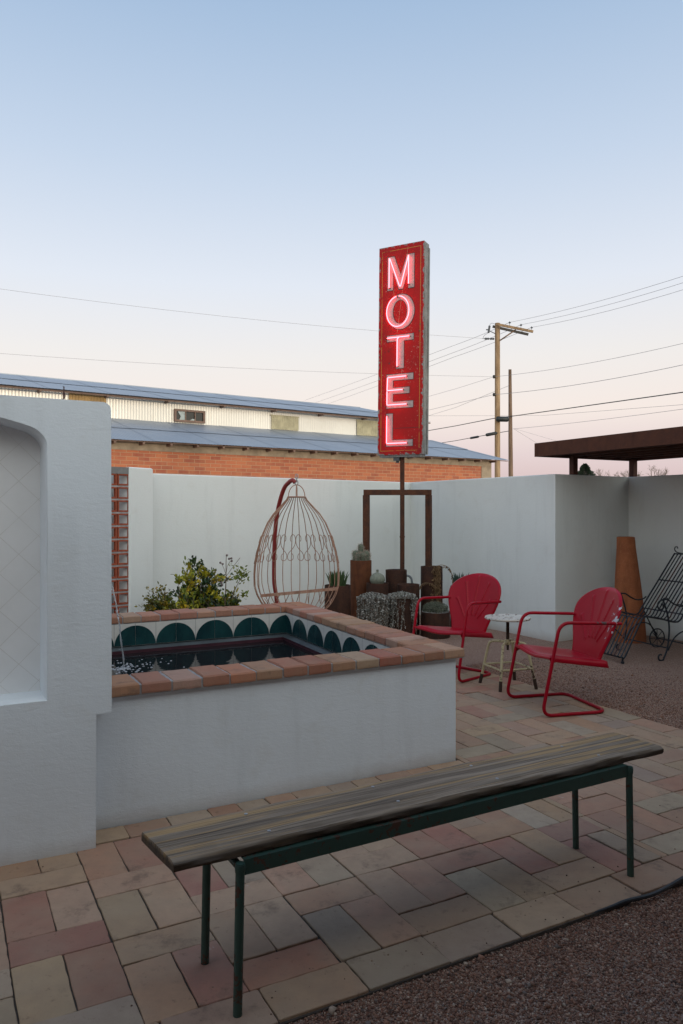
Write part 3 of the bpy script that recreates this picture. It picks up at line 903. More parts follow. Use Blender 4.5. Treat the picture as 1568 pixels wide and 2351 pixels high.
for k in range(12): mb.box((oa+(ob-oa)/12*k,dcl-.05,ct-.40),(oa+(ob-oa)/12*(k+1)-.006,dcl-.02,ct))
mb.build('ochre_boards',M['ochre'],wh)
mb=MB(); mb.box((tL,dcl-.28,ct-.055),(tR-.1,dcl-.25,ct-.015))
x=tL
while x<tR: mb.box((x,dcl-.30,ct-.08),(x+.05,dcl,ct-.02)); x+=1.6
mb.build('upper_eave_board',M['frame_wood'],wh)
mb=MB(); dr_=7.2; zr=ct+pitch*(dr_-dcl)
roofsheets(mb,dcl-.36,ct-.012,dr_,zr,tL,tR-.15)
mb.build('upper_roof',M['roof'],wh,smooth=True,autos=60)
mb=MB(); mb.add([(tR-.15,dcl,zcl-.02),(tR-.15,dr_*2-dcl,zcl),(tR-.15,dr_*2-dcl,ct),(tR-.15,dr_,zr),(tR-.15,dcl,ct)],[(0,1,2,3,4)])
mb.box((tL,dr_-.08,zr-.02),(tR-.15,dr_+.08,zr+.03))
mb.add([(tL,dr_,zr),(tR-.15,dr_,zr),(tR-.15,dr_*2-dcl,ct),(tL,dr_*2-dcl,ct)],[(0,1,2,3)])
mb.build('ridge_and_gable',M['roof'],wh)
# window positions by bearing along the clerestory plane
def wz(py,x): 
    Y=15.6+.834*dcl+.552*x; return H-(py-CY)*Y/F
xa_,xb_=wx(398),wx(468.5); z1_,z0_=wz(939,xa_),wz(968,xa_)
wf=MB(); t=.055
wf.box((xa_,dcl-.09,z0_),(xb_,dcl-.03,z0_+t)); wf.box((xa_,dcl-.09,z1_-t),(xb_,dcl-.03,z1_))
wf.box((xa_,dcl-.088,z0_+t),(xa_+t,dcl-.03,z1_-t)); wf.box((xb_-t,dcl-.088,z0_+t),(xb_,dcl-.03,z1_-t))
for f_ in (.36,.67): wf.box((xa_+(xb_-xa_)*f_-.012,dcl-.086,z0_+t),(xa_+(xb_-xa_)*f_+.012,dcl-.03,z1_-t))
win=wf.build('window',M['frame_wood'],wh); win['label']='broken dark three pane window in a brown frame'
mb=MB(); mb.add([(xa_+t,dcl-.045,z0_+t),(xb_-t,dcl-.045,z0_+t),(xb_-t,dcl-.045,z1_-t),(xa_+t,dcl-.045,z1_-t)],[(0,1,2,3)])
mb.build('opening',M['darkglass'],win)
mb=MB(); w_=(xb_-xa_)
mb.prism([(xa_+t+w_*.10,z0_+t),(xa_+w_*.34,z0_+t),(xa_+w_*.34,z1_-t),(xa_+t+w_*.05,z1_-t),(xa_+t+w_*.10,z1_-t-.07),(xa_+t+w_*.15,z1_-t-.14)],dcl-.062,dcl-.056)
mb.build('glass_shard',M['paleglass'],win); mb=MB()
mb.prism([(xa_+w_*.50,z0_+t),(xa_+w_*.66,z0_+t),(xa_+w_*.66,z0_+t+.04),(xa_+w_*.6,z0_+t+.05)],dcl-.062,dcl-.056)
mb.build('glass_shard',M['paleglass'],win)
for (p0_,p1_,ya,yb) in ((622,684,953.5,985),(818,878,965,999)):
    xa_,xb_=wx(p0_),wx(p1_); z1_,z0_=wz(ya,xa_),wz(yb,xa_)
    mb=MB(); corrug(mb,xa_,xb_,lambda X,w,s:(X,dcl-.035+s,z0_ if w==0 else z1_),.009,.07)
    mb.box((xa_-.02,dcl-.04,z1_-.01),(xb_+.02,dcl-.01,z1_+.02))
    mb.build('patch_panel',M['vent'],wh)

# ------------------------------------------------------------ pergola
PGY=8.46; pc=P(1227,1175.5,PGY); pg=T('steel_pergola','rusty brown steel pergola canopy on short posts above the courtyard wall','pergola',(pc.x,pc.y,0),R(TA))
zt_=H+157.5*PGY/F; zb_=H+126.5*PGY/F
Lw=1.60; Ll=5.6
mb=MB()
# frame: local x = u (away right), local y = v (away left); canopy runs toward -y
t=.012
mb.box((0,-Ll,zb_),(t,0,zt_)); mb.box((Lw-t,-Ll,zb_),(Lw,0,zt_)); mb.box((t,-t,zb_+.001),(Lw-t,0,zt_-.001)); mb.box((t,-Ll,zb_+.001),(Lw-t,-Ll+t,zt_-.001))
mb.build('fascia',M['rust_dark'],pg)
mb=MB(); y=-.06
while y>-Ll: mb.bar((t,y,zb_+.065),(Lw-t,y-.0,zb_+.065),.03,.03); y-=.12
for k in range(5): mb.box((.27*(k+1)-.015,-Ll+t,zb_+.02),(.27*(k+1)+.015,-t,zb_+.048))
mb.build('slats',M['rust_dark'],pg)
mb=MB(); mb.box((t,-Ll+t,zb_+.10),(Lw-t,-t,zb_+.108)); mb.build('roof_sheet',M['rust_dark'],pg)
for (x,y) in ((.545,-.06),(1.545,-.06),(1.56,-2.6),(1.56,-5.3)):
    mb=MB(); mb.box((x-.034,y-.034,WH-.06),(x+.034,y+.034,zb_+.018)); mb.build('post',M['rust_dark'],pg)

# ------------------------------------------------------------ bench
bc=(G(552,2330)+G(1446,2013)+G(475,2208)+G(1318,1947))/4
bang=math.atan2(.811,1.437)
bench=T('plank_bench','long weathered wood plank bench on green steel legs','bench',(bc.x,bc.y,0),bang)
hx,hy=.825,.142
mb=MB()
# plank: subdivided, worn rounded edges; top z .478, bottom .436
pts_prof=[(-.128,.449),(-.131,.458),(-.128,.470),(-.118,.478),(-.04,.4795),(.02,.478),(.09,.479),(.112,.4775),(.120,.470),(.122,.456),(.118,.447),(0,.446)]
nn=90; vs=[];fs=[]; K=len(pts_prof)
for i in range(nn+1):
    x=-1.03+2.07*i/nn
    for k,(y,z) in enumerate(pts_prof):
        e=.003*math.sin(x*9+k)+.002*math.sin(x*31+k*2)
        edge=abs(y)>.1
        sk=-.0*y
        vs.append((x+ (-.10*y if i==0 else (-.05*y if i==nn else 0)),y+(e if edge else 0),z+(.0012*math.sin(x*17+y*40) if z>.46 else 0)))
for i in range(nn):
    for k in range(K):
        l=(k+1)%K; fs.append((i*K+k,(i+1)*K+k,(i+1)*K+l,i*K+l))
fs.append(tuple(range(K))); fs.append(tuple(nn*K+k for k in range(K-1,-1,-1)))
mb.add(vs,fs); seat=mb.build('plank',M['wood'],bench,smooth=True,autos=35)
for x in (-.72,-.25,.22,.70):
    for y in (-.075,.078):
        mb=MB(); mb.lathe([(.0065,0),(.006,.002),(0,.003)],8,(x+rnd.uniform(-.03,.03),y,.4785)); mb.build('bolt',M['steel'],seat)
for s in (-1,1):
    mb=MB(); y=s*hy
    mb.box((-hx+.012,y-.004,.400),(hx-.012,y+.004,.4450)); mb.box((-hx+.012,min(y,y-s*.032),.441),(hx-.012,max(y,y-s*.032),.4455)) 
    mb.build('side_rail',M['green'],bench)
for s in (-1,1):
    mb=MB(); mb.tube([(s*hx,-hy+.012,.424),(s*hx,hy-.012,.424)],.0125,10); mb.build('cross_rail',M['green'],bench,smooth=True)
for sx in (-1,1):
    for sy in (-1,1):
        mb=MB(); mb.tube([(sx*(hx+.008),sy*hy,0),(sx*hx,sy*hy,.42),(sx*hx,sy*hy,.437)],[.0135,.0135,.0135],12)
        mb.lathe([(.0155,-.012),(.0165,0),(.0155,.010)],10,(sx*hx,sy*hy,.424))
        mb.build('leg',M['green'],bench,smooth=True)

# ------------------------------------------------------------ red chairs
def make_chair(label,loc_,rz):
    t=T('metal_lawn_chair',label,'chair',loc_,rz,'red shell back chairs on the patio')
    hw=.275; r=.0125
    def side(s):
        return [(.62,s*.272,.640),(.13,s*hw,.665),(.075,s*hw,.40),(.0,s*hw,.0125+.02),(.0,s*hw,.0125)]
    fl=.0125
    A_=[(.62,-.272,.640),(.125,-hw,.665),(-.015,-hw,fl),(.50,-hw,fl),(.50,hw,fl),(-.015,hw,fl),(.125,hw,.665),(.62,.272,.640)]
    pts=fillet(A_,.085,8)
    # longer floor bends
    mb=MB(); mb.tube(pts,r,10); mb.build('tube_frame',M['red'],t,smooth=True)
    # seat pan
    mb=MB(); n=26;m_=26; vs=[];fs=[]
    for i in range(n+1):
        for j in range(m_+1):
            a=i/n;b=j/m_*2-1
            x=.055+.47*a; y=b*.262
            z=.425-.060*a-.012*math.cos(b*math.pi)*(1-a)*.8-.012*(1-abs(b))*math.sin(a*math.pi)
            # rolled lips
            if a<.09: z-=.030*((.09-a)/.09)**2; 
            if a<.09: x+=.008
            if abs(b)>.92: z-=.045*((abs(b)-.92)/.08)**1.0
            z+=.010*math.sin(a*math.pi)*math.cos(b*math.pi*1.0)*0
            vs.append((x,y if abs(b)<.999 else math.copysign(.2635,b),z))
    for i in range(n):
        for j in range(m_):
            q=i*(m_+1)+j; fs.append((q,q+1,q+m_+2,q+m_+1))
    mb.add(vs,fs); o=mb.build('seat',M['red'],t,smooth=True,autos=70)
    sd=o.modifiers.new('thickness','SOLIDIFY'); sd.thickness=.003; sd.offset=-1
    # front lip band
    mb=MB()
    pts=[(.062+.0*abs(b),b*.262,.400-.010*math.cos(b*math.pi)) for b in [k/12-1 for k in range(25)]]
    mb.tube(pts,.012,8); mb.build('front_lip',M['red'],t,smooth=True)
    # shell back
    mb=MB(); n=120;m_=120; vs=[];fs=[]
    z0,z1=.352,.875; hz=z1-z0
    def hwid(tt):
        # half width along height
        c=.655; Rr=.292
        if tt>c:
            k=(tt-c)/(1-c); return Rr*math.sqrt(max(0,1-k**2.15))
        k=tt/c; return .192+(Rr-.192)*(k*k*(3-2*k))**.85
    x0_,x1_=.505,.700
    for i in range(n+1):
        tt=1-(1-i/n)**1.0; tt=math.sin(tt*math.pi/2)**.92 if True else tt
        w=max(hwid(tt),.004)
        for j in range(m_+1):
            b=j/m_*2-1; bb=math.copysign(abs(b)**.92,b)
            y=bb*w; z=z0+hz*tt
            x=x0_+(x1_-x0_)*tt-.055*(y/.28)**2
            # pressed flutes fanning from the base
            px_,pz=y,(z-(z0+.02)); rad=math.hypot(px_,pz); an=math.degrees(math.atan2(px_,pz)); d=0
            for ga,gr in ((-34,.33),(-17,.44),(0,.475),(17,.44),(34,.33)):
                dist=abs(math.radians(an-ga))*rad
                if .13<rad<gr+.02:
                    wd_=.0048+.008*max(0,(rad-gr+.03)/.05) if rad>gr-.03 else .0048
                    k=math.exp(-(dist/ (wd_*1.1))**2)
                    if rad>gr: k*=max(0,1-(rad-gr)/.015)
                    d+=k
            x-=.010*min(d,1)
            ed=min(1,(1-abs(b))*w/.03)            # edge rolls backward
            if tt>.5:
                eh=(1-tt)*hz/.03; ed=min(ed,eh) if eh<1 else ed
            if ed<1: x+=.022*(1-ed)**2
            vs.append((x,y,z))
    for i in range(n):
        for j in range(m_):
            q=i*(m_+1)+j; fs.append((q,q+1,q+m_+2,q+m_+1))
    mb.add(vs,fs); o=mb.build('backrest',M['red'],t,smooth=True,autos=70)
    sd=o.modifiers.new('thickness','SOLIDIFY'); sd.thickness=.004; sd.offset=1
    for s in (-1,1):
        mb=MB(); mb.lathe([(.006,-.016),(.009,-.012),(.009,.0),(0,.003)],8)
        mb.v=[(x*1+.56,s*(.262+z_),y+.642) for x,y,z_ in mb.v]; mb.build('bolt',M['red'],t,smooth=True)
    return t
rA=R(14); rB=R(44)
ch1=make_chair('red metal lawn chair with chipped paint on its back edge beside the stool',(1.36,5.50,0),rA)
ch2=dup_tree(ch1)
ch2['label']='red metal lawn chair behind the pool corner, nearer the planters'
ch2.location=(.80,6.47,0); ch2.rotation_euler=(0,0,rB)
# chipped patches on the near chair's edge
mb=MB()
for i in range(26):
    zz=rnd.uniform(.60,.76); k=(zz-.352)/.523
    y=-.272-.0*k+rnd.uniform(-.0,.012); x=.505+.195*k-.055+.018+rnd.uniform(-.02,.012)
    s=rnd.uniform(.003,.010)
    mb.tube([(x,y-.0045,zz),(x+s*.3,y-.0045,zz+s*rnd.uniform(.5,2.5))],s*.35,5)
def scuffed(name,c0,size,thr,under,base=M['red']):
    m=base.copy(); m.name=name; nt_=m.node_tree; b_=nt_.nodes['Principled BSDF']; L_=nt_.links
    old=b_.inputs['Base Color'].links[0].from_socket
    tc_=nt_.nodes.new('ShaderNodeTexCoord'); vm=nt_.nodes.new('ShaderNodeVectorMath'); vm.operation='DISTANCE'; L_.new(tc_.outputs['Object'],vm.inputs[0]); vm.inputs[1].default_value=c0
    no=nt_.nodes.new('ShaderNodeTexNoise'); no.inputs['Scale'].default_value=28; no.inputs['Detail'].default_value=6; L_.new(tc_.outputs['Object'],no.inputs[0])
    m1_=nt_.nodes.new('ShaderNodeMath'); m1_.operation='MULTIPLY_ADD'; m1_.inputs[1].default_value=-size; L_.new(vm.outputs['Value'],m1_.inputs[0]); L_.new(no.outputs[0],m1_.inputs[2])
    g_=nt_.nodes.new('ShaderNodeMath'); g_.operation='GREATER_THAN'; g_.inputs[1].default_value=thr; L_.new(m1_.outputs[0],g_.inputs[0])
    mx=nt_.nodes.new('ShaderNodeMix'); mx.data_type='RGBA'; L_.new(g_.outputs[0],mx.inputs[0]); L_.new(old,mx.inputs[6]); mx.inputs[7].default_value=(*under,1)
    L_.new(mx.outputs[2],b_.inputs['Base Color']); return m
for ch_o in ch1.children:
    if ch_o.name.startswith('backrest'):
        ch_o.data=ch_o.data.copy(); ch_o.data.materials[0]=scuffed('scuffed_red_paint',(.60,-.28,.665),1.1,.50,(.50,.52,.56)); ch_o['label']='red shell back with pale chipped paint along one edge'
    if ch_o.name.startswith('tube_frame'):
        ch_o.data=ch_o.data.copy(); ch_o.data.materials[0]=scuffed('worn_red_arm',(.46,-.275,.66),1.2,.50,(.10,.06,.06))

# ------------------------------------------------------------ stool
st=T('swivel_stool','small swivel stool with chipped cream paint standing between the two red chairs','stool',(1.385,6.19,0),R(18))
mb=MB(); prof=[(0.03,.560),(.17,.556),(.186,.560),(.190,.569),(.186,.577),(.172,.578),(.150,.572),(.02,.570)]
mb.lathe(prof,40); mb.lathe([(.014,.5695),(.014,.573),(0,.573)],12); mb.build('seat',M['stool_top'],st,smooth=True)
mb=MB(); mb.tube([(0,0,.30),(0,0,.40),(0,0,.565)],[.010,.012,.012],10)
for k in range(26): mb.lathe([(.012,-.003),(.0155,0),(.012,.003)],10,(0,0,.36+.0078*k))
mb.build('spindle',M['stool_rust'],st,smooth=True)
mb=MB(); mb.lathe([(.02,.345),(.026,.35),(.026,.385),(.02,.39)],14)
for a in range(4):
    w=a*math.pi/2+math.pi/4
mb.build('hub',M['stool'],st,smooth=True)
for a in range(4):
    w=a*math.pi/2+math.pi/4; c_,s_=math.cos(w),math.sin(w)
    mb=MB(); prof=[(0.015,.368),(.10,.372),(.155,.36),(.185,.24),(.235,.0)]
    pts=fillet([(r*c_,r*s_,z) for r,z in prof],.05,5); mb.tube(pts,.0115,9)
    lg=mb.build('leg',M['stool'],st,smooth=True)
    mb=MB(); mb.tube([(.219*c_,.219*s_,.082),(.236*c_,.236*s_,0)],.0135,9); mb.build('leg_tip',M['stool_rust'],lg,smooth=True)
mb=MB()
cr=[(.205*math.cos(a*math.pi/2+math.pi/4),.205*math.sin(a*math.pi/2+math.pi/4),.165) for a in range(4)]
for a in range(4): mb.tube([cr[a],cr[(a+1)%4]],.0085,8)
mb.build('stretcher',M['stool'],st,smooth=True)

# ------------------------------------------------------------ chaise
lw=math.atan2(.35,.94)
cz_=T('iron_chaise_lounge','dark slatted iron chaise lounge with small wheels on the gravel by the clay chimney','lounger',(2.70,7.16,GZ),lw)
# local x backward, local y: near side is -y ; far side +y
W0,W1=0.0,.57
prof=[(0.0,.075),(.02,.06),(.05,.085),(.14,.24),(.235,.405),(.27,.44),(.32,.445),(.45,.425),(.60,.385),(.68,.375),(.735,.40),(.80,.49),(1.22,1.02)]
PS=spline([(x,0,z) for x,z in prof],5)
def off(y): return [Vector((p.x,y,p.z)) for p in PS]
for y in (W0,W1):
    mb=MB(); mb.tube(off(y),.0085,8); mb.build('side_rail',M['navy'],cz_,smooth=True)
ns=12
for k in range(1,ns):
    y=W0+(W1-W0)*k/ns; mb=MB()
    vs=[];fs=[]
    q=off(y)
    for i,p in enumerate(q):
        tn=(q[min(i+1,len(q)-1)]-q[max(i-1,0)]).normalized(); nr_=Vector((-tn.z,0,tn.x))
        for dy,dn in ((-.0075,-.002),(.0075,-.002),(.0075,.002),(-.0075,.002)):
            vs.append(p+Vector((0,dy,0))+nr_*dn)
    for i in range(len(q)-1):
        for j in range(4): fs.append((i*4+j,i*4+(j+1)%4,i*4+4+(j+1)%4,i*4+4+j))
    mb.add(vs,fs); mb.build('slat',M['navy_r'] if k in (3,9) else M['navy'],cz_)
def zat(x):
    for a,b in zip(PS,PS[1:]):
        if a.x<=x<=b.x and b.x>a.x: return a.z+(b.z-a.z)*(x-a.x)/(b.x-a.x)
    return PS[-1].z
for x in (.03,.255,.70,.77,1.0,1.22):
    mb=MB(); mb.tube([(x,W0,zat(x)-.006),(x,W1,zat(x)-.006)],.007,8); mb.build('crossbar',M['navy'],cz_,smooth=True)
def scroll(c,r0,r1,a0,turns,n=26,plane='xz',y=0,flip=1):
    out=[]
    for i in range(n+1):
        t=i/n; a=a0+flip*turns*2*math.pi*t; r=r0+(r1-r0)*t
        out.append(Vector((c[0]+r*math.cos(a),y,c[1]+r*math.sin(a))))
    return out
for y in (W0-.012,W1+.012):
    mb=MB()
    leg=spline([(.50,y,.60),(.555,y,.45),(.575,y,.30),(.555,y,.14),(.53,y,.07),(.50,y,.02)],5)+scroll((.47,.045),.045,.018,-.5,-.75,y=y)
    mb.tube(leg,.0085,8); mb.build('leg',M['navy'],cz_,smooth=True)
    mb=MB(); arm=[Vector(p) for p in reversed(scroll((.475,.545),.052,.018,math.pi*.6,.95,y=y))]+spline([(.50,y,.608),(.56,y,.60),(.64,y,.555),(.72,y,.53),(.80,y,.54),(.835,y,.56)],5)
    mb.tube(arm,.0075,8)
    if y<0: mb.tube([p+Vector((0,0,.010*math.sin(i*.55)+.006)) for i,p in enumerate(arm[27:])],.005,6)
    mb.build('armrest',M['navy'],cz_,smooth=True)
    mb=MB(); mb.tube(spline([(.56,y,.10),(.64,y,.22),(.76,y,.28),(.88,y,.26),(.985,y,.14)],5),.007,8); mb.tube([(.985,y,.105),(.80,y,.42)],.007,8); mb.build('brace',M['navy'],cz_,smooth=True)
    mb=MB(); c=(.985,.105); mb.tube([Vector((c[0]+.1*math.cos(a*math.pi/12),y,c[1]+.1*math.sin(a*math.pi/12))) for a in range(24)],.007,8,closed=True)
    for a in range(8): mb.tube([(c[0],y,c[1]),(c[0]+.1*math.cos(a*math.pi/4),y,c[1]+.1*math.sin(a*math.pi/4))],.004,6)
    mb.build('wheel',M['navy'],cz_,smooth=True)
for x,z in ((.555,.125),(.985,.105)):
    mb=MB(); mb.tube([(x,W0-.02,z),(x,W1+.02,z)],.0065,8); mb.build('stretcher',M['navy'],cz_,smooth=True)
mb=MB(); mb.tube([(.235,W1,.40),(.53,W1,.13)],.006,8); mb.build('stretcher',M['navy'],cz_,smooth=True)
for y in (W0+.02,W1-.02):
    mb=MB(); mb.lathe([(.012,0),(.017,.004),(.017,.022),(.010,.026),(.010,.065)],10,(.03,y,0)); mb.build('foot_tip',M['navy'],cz_,smooth=True)
mb=MB(); 
topc=[Vector((1.235+.0*k,y_,1.03+zz)) for k,(y_,zz) in enumerate([(W1-.02,.0),(W1+.0,.03),(W1-.0,.06),(W1-.03,.065),(W1-.04,.045)])]
mb.tube(spline([(1.225,W1*.5,1.035),(1.225,W1*.75,1.02),(1.225,W1-.03,1.03),(1.225,W1+.005,1.055),(1.225,W1,1.085),(1.225,W1-.03,1.09),(1.225,W1-.035,1.07)],5),.006,7)
mb.tube(spline([(1.225,W1*.5,1.035),(1.225,W1*.25,1.02),(1.225,.03,1.03),(1.225,-.005,1.055),(1.225,0,1.085),(1.225,.03,1.09),(1.225,.035,1.07)],5),.006,7)
mb.build('top_scroll',M['navy'],cz_,smooth=True)

# ------------------------------------------------------------ terracotta chimney
cc=P(1441,1175,8.45); mb=MB()
prof=[(.170,0),(.172,.05),(.165,.30),(.145,.60),(.120,.88),(.104,1.06),(.098,1.17),(.096,1.185),(.080,1.19),(.078,1.05),(.12,.3)]
lean=.0
nn=32; vs=[];fs=[]
for r,z in prof:
    for k in range(nn):
        w=2*math.pi*k/nn; vs.append((r*math.cos(w)-.052*z,r*math.sin(w)-.02*z,z))
for i in range(len(prof)-1):
    for k in range(nn): fs.append((i*nn+k,i*nn+(k+1)%nn,(i+1)*nn+(k+1)%nn,(i+1)*nn+k))
mb.add(vs,fs); o=mb.build('clay_chimney',M['terra'],smooth=True); o.location=(cc.x+.03,cc.y,GZ)
tag(o,'tall tapering terracotta clay chimney pot against the white wall behind the chaise','chimney pot')

# ------------------------------------------------------------ planters
def gl(x,y): return GZ
pots={}
def pot(key,px,wpx,top,Y,label,mat='rust_pot',soil=.03):
    X=(px-CX)/F*Y; r=wpx*Y/F/2; z=H-(top-CY)*Y/F
    t=T('steel_planter',label,'planter',(X,Y,GZ),rnd.uniform(0,6),'rusted steel pipe planters in the corner')
    h=z-GZ
    mb=MB(); mb.lathe([(r*.98,0),(r,.01),(r,h-.002),(r-.002,h),(r-.009,h),(r-.010,h-.002),(r-.010,h-soil-.03)],36)
    mb.build('pipe_body',M[mat],t,smooth=True,autos=30)
    mb=MB(); n=7; vs=[(0,0,h-soil+.008)];fs=[]
    for i in range(1,n):
        for k in range(24):
            w=2*math.pi*k/24; vs.append(((r-.010)*i/(n-1)*math.cos(w),(r-.010)*i/(n-1)*math.sin(w),h-soil+rnd.uniform(-.006,.008)))
    for k in range(24): fs.append((0,1+k,1+(k+1)%24))
    for i in range(n-2):
        for k in range(24): a=1+i*24; fs.append((a+k,a+24+k,a+24+(k+1)%24,a+(k+1)%24))
    mb.add(vs,fs); mb.build('soil',M['soil'],t,smooth=True)
    pots[key]=(X,Y,z,r); return t
pot(1,775,60,1343,8.45,'rusty steel planter holding a green aloe, nearest the hanging chair')
pot(2,828.5,49,1286,9.15,'tallest orange rusty steel planter with a fuzzy cactus on top','rust_red')
pot(3,866.5,51,1338,8.95,'steel planter with one round ribbed barrel cactus')
pot(4,909.5,49,1308,9.30,'dark steel planter from which the sign pole rises')
pot(5,937.5,51,1341,8.95,'bare rusty steel planter filled with soil in front of the sign pole')
pot(6,991,50,1300,9.25,'tall dark steel planter with a dried brown vine hanging over it')
pot(7,856,50,1373,8.45,'low steel planter hidden under a thick curtain of silver trailing leaves')
pot(8,922,50,1371,8.55,'rusty steel planter partly showing through thin silver trailing leaves')
pot(9,999.5,67,1404,8.75,'wide low steel planter with a mound of grey green foliage')
pot(10,1056,44,1345,9.2,'steel planter behind the far red chair holding a dark green succulent')
def leafquad(mb,p,d,up,L,w,fold=.15):
    d=d.normalized(); s=d.cross(up)
    if s.length<1e-4: s=d.orthogonal()
    s.normalize(); nn_=s.cross(d)
    mb.add([p,p+d*L*.35+s*w*.5+nn_*fold*w,p+d*L*.8+s*w*.42+nn_*fold*w,p+d*L,p+d*L*.8-s*w*.42+nn_*fold*w,p+d*L*.35-s*w*.5+nn_*fold*w],[(0,1,2,3),(0,3,4,5)])
def rv(s=1): return Vector((rnd.gauss(0,1),rnd.gauss(0,1),rnd.gauss(0,1))).normalized()*s
# aloe-like rosettes
def rosette(key,label,n,L,c1,c2,name='aloe_plant'):
    X,Y,z,r=pots[key]; mb=MB()
    for i in range(n):
        a=rnd.uniform(0,6.28); sp_=rnd.uniform(.1,.75)*(i/n)**.4; rr=r*.55*rnd.random()
        b=Vector((X+rr*math.cos(a),Y+rr*math.sin(a),z-.03))
        tip=Vector((math.cos(a)*sp_,math.sin(a)*sp_,1)).normalized()
        l=L*rnd.uniform(.6,1.1); k=rnd.random()
        mb.col=tuple(x*(1-k)+y*k for x,y in zip(c1,c2))
        mb.tube([b,b+tip*l*.4,b+tip*l*.8+Vector((0,0,.01)),b+tip*l],[.008,.008,.0045,.0006],5)
    tag(mb.build(name,M['leaf'],smooth=True),label,'plant')
rosette(1,'spiky green aloe growing in the planter beside the hanging chair',120,.19,(.025,.06,.02),(.07,.12,.045))
rosette(10,'dark blue green succulent spears behind the far red chair back',60,.19,(.025,.055,.045),(.05,.09,.07),'succulent_plant')
# fuzzy cactus
X,Y,z,r=pots[2]; mb=MB(); sp=MB()
for (dx,dy,h,rr) in ((-.065,0,.12,.040),(0,.02,.20,.034),(.06,-.01,.12,.045),(.02,-.06,.10,.036),(-.03,-.05,.09,.03),(.085,.04,.10,.03)):
    prof=[(rr*.8,-.03),(rr*.92,(h-rr)*.5)]+[(rr*math.cos(t),(h-rr)+(rr*math.sin(t))) for t in [0,.3,.6,.9,1.2,1.45]]+[(0,h)]
    mb.lathe(prof,16,(X+dx,Y+dy,z))
    for i in range(230):
        w=rnd.uniform(0,6.28); hh=rnd.uniform(-.0,h); rq=rr if hh<h-rr else rr*math.sqrt(max(.02,1-((hh-h+rr)/rr)**2))
        p=Vector((X+dx+rq*math.cos(w),Y+dy+rq*math.sin(w),z+hh)); d=Vector((math.cos(w),math.sin(w),rnd.uniform(-.2,.9)+ (2 if hh>h-.02 else 0)))+rv(.5)
        s=d.normalized().orthogonal()*.0016; L=rnd.uniform(.015,.034); sp.add([p-s,p+s,p+d.normalized()*L],[(0,1,2)])
ct_=T('cactus_cluster','fuzzy pale spined columnar cactus cluster on top of the tallest planter','cactus',(X,Y,z-.03))
mb.build('stems',simple('grey_green_cactus',(.12,.14,.10),.8),ct_,smooth=True,world=True)
sp.build('spines',simple('pale_spines',(.36,.30,.24),.8,var=.2),ct_,world=True)
# barrel cactus
X,Y,z,r=pots[3]; mb=MB(); vs=[];fs=[];n1,n2=14,72; rr=.085
for i in range(n1+1):
    ph=-math.pi/2+math.pi*i/n1
    for k in range(n2):
        w=2*math.pi*k/n2; q=rr*math.cos(ph)*(1+.09*abs(math.cos(w*6))); vs.append((q*math.cos(w),q*math.sin(w),rr*.95*math.sin(ph)+rr*.72))
for i in range(n1):
    for k in range(n2): fs.append((i*n2+k,i*n2+(k+1)%n2,(i+1)*n2+(k+1)%n2,(i+1)*n2+k))
mb.add(vs,fs); mb.lathe([(.016,.145),(.014,.165),(.02,.175),(.006,.18)],8)
o=mb.build('barrel_cactus',simple('pale_barrel_cactus',(.21,.23,.18),.7,scale=40),smooth=True,autos=80); o.location=(X,Y,z-.02)
tag(o,'round grey green ribbed barrel cactus sitting in a low steel planter','cactus')
# silver trailing plants
def silver(key,label,n,lenr,ang=None,gap=None):
    X,Y,z,r=pots[key]; mb=MB()
    def leaf(p,s=1):
        k=rnd.random(); b=rnd.uniform(.75,1.15)
        k=k**1.3; mb.col=((.16+.34*k)*b,(.165+.325*k)*b,(.145+.315*k)*b)
        if rnd.random()<.15: mb.col=(.12,.085,.06)
        d=rv(); u_=rv(); s_=rnd.uniform(.0055,.0105)*s
        a=d.orthogonal().normalized(); c=d.cross(a).normalized()
        mb.add([p+a*s_,p+(a*.5+c*.9)*s_,p+(-a*.5+c*.9)*s_,p-a*s_,p+(-a*.5-c*.9)*s_,p+(a*.5-c*.9)*s_],[(0,1,2,3,4,5)])
    for i in range(3000):       # mound
        a=rnd.uniform(0,6.28); q=math.sqrt(rnd.random())*(r+.03)
        leaf(Vector((X+q*math.cos(a),Y+q*math.sin(a),z+rnd.uniform(-.02,.05)*(1.25-q/r*.7)+.01)))
    for i in range(n):
        a=rnd.uniform(0,6.28)
        if gap and gap[0]<a<gap[1] and rnd.random()<.85: continue
        L=rnd.uniform(*lenr); q=r+rnd.uniform(.0,.05); x=X+q*math.cos(a); y=Y+q*math.sin(a); ph=rnd.uniform(0,6)
        steps=int(L/.010)
        for k in range(steps):
            t=k/steps; zz=z+.01-L*t
            if zz<GZ+.02: break
            leaf(Vector((x+.012*math.sin(ph+t*5)+rnd.gauss(0,.005),y+.012*math.cos(ph+t*4)+rnd.gauss(0,.005),zz)),1-.3*t)
        # stems
        mb.col=(.16,.12,.09); mb.tube([(x,y,z+.01),(x+.012*math.sin(ph+2.5),y,z-L*.5),(x+.01*math.sin(ph+5),y,max(z-L,GZ+.02))],.0012,4)
    tag(mb.build('silver_trailing_plant',M['silver']),label,'plant','silver trailing plants over two planters')
silver(7,'dense silver trailing plant spilling over the left low planter to the ground',330,(.28,.50))
silver(8,'sparser silver trailing plant draped over the right low planter',150,(.15,.46),gap=(4.3,5.6))
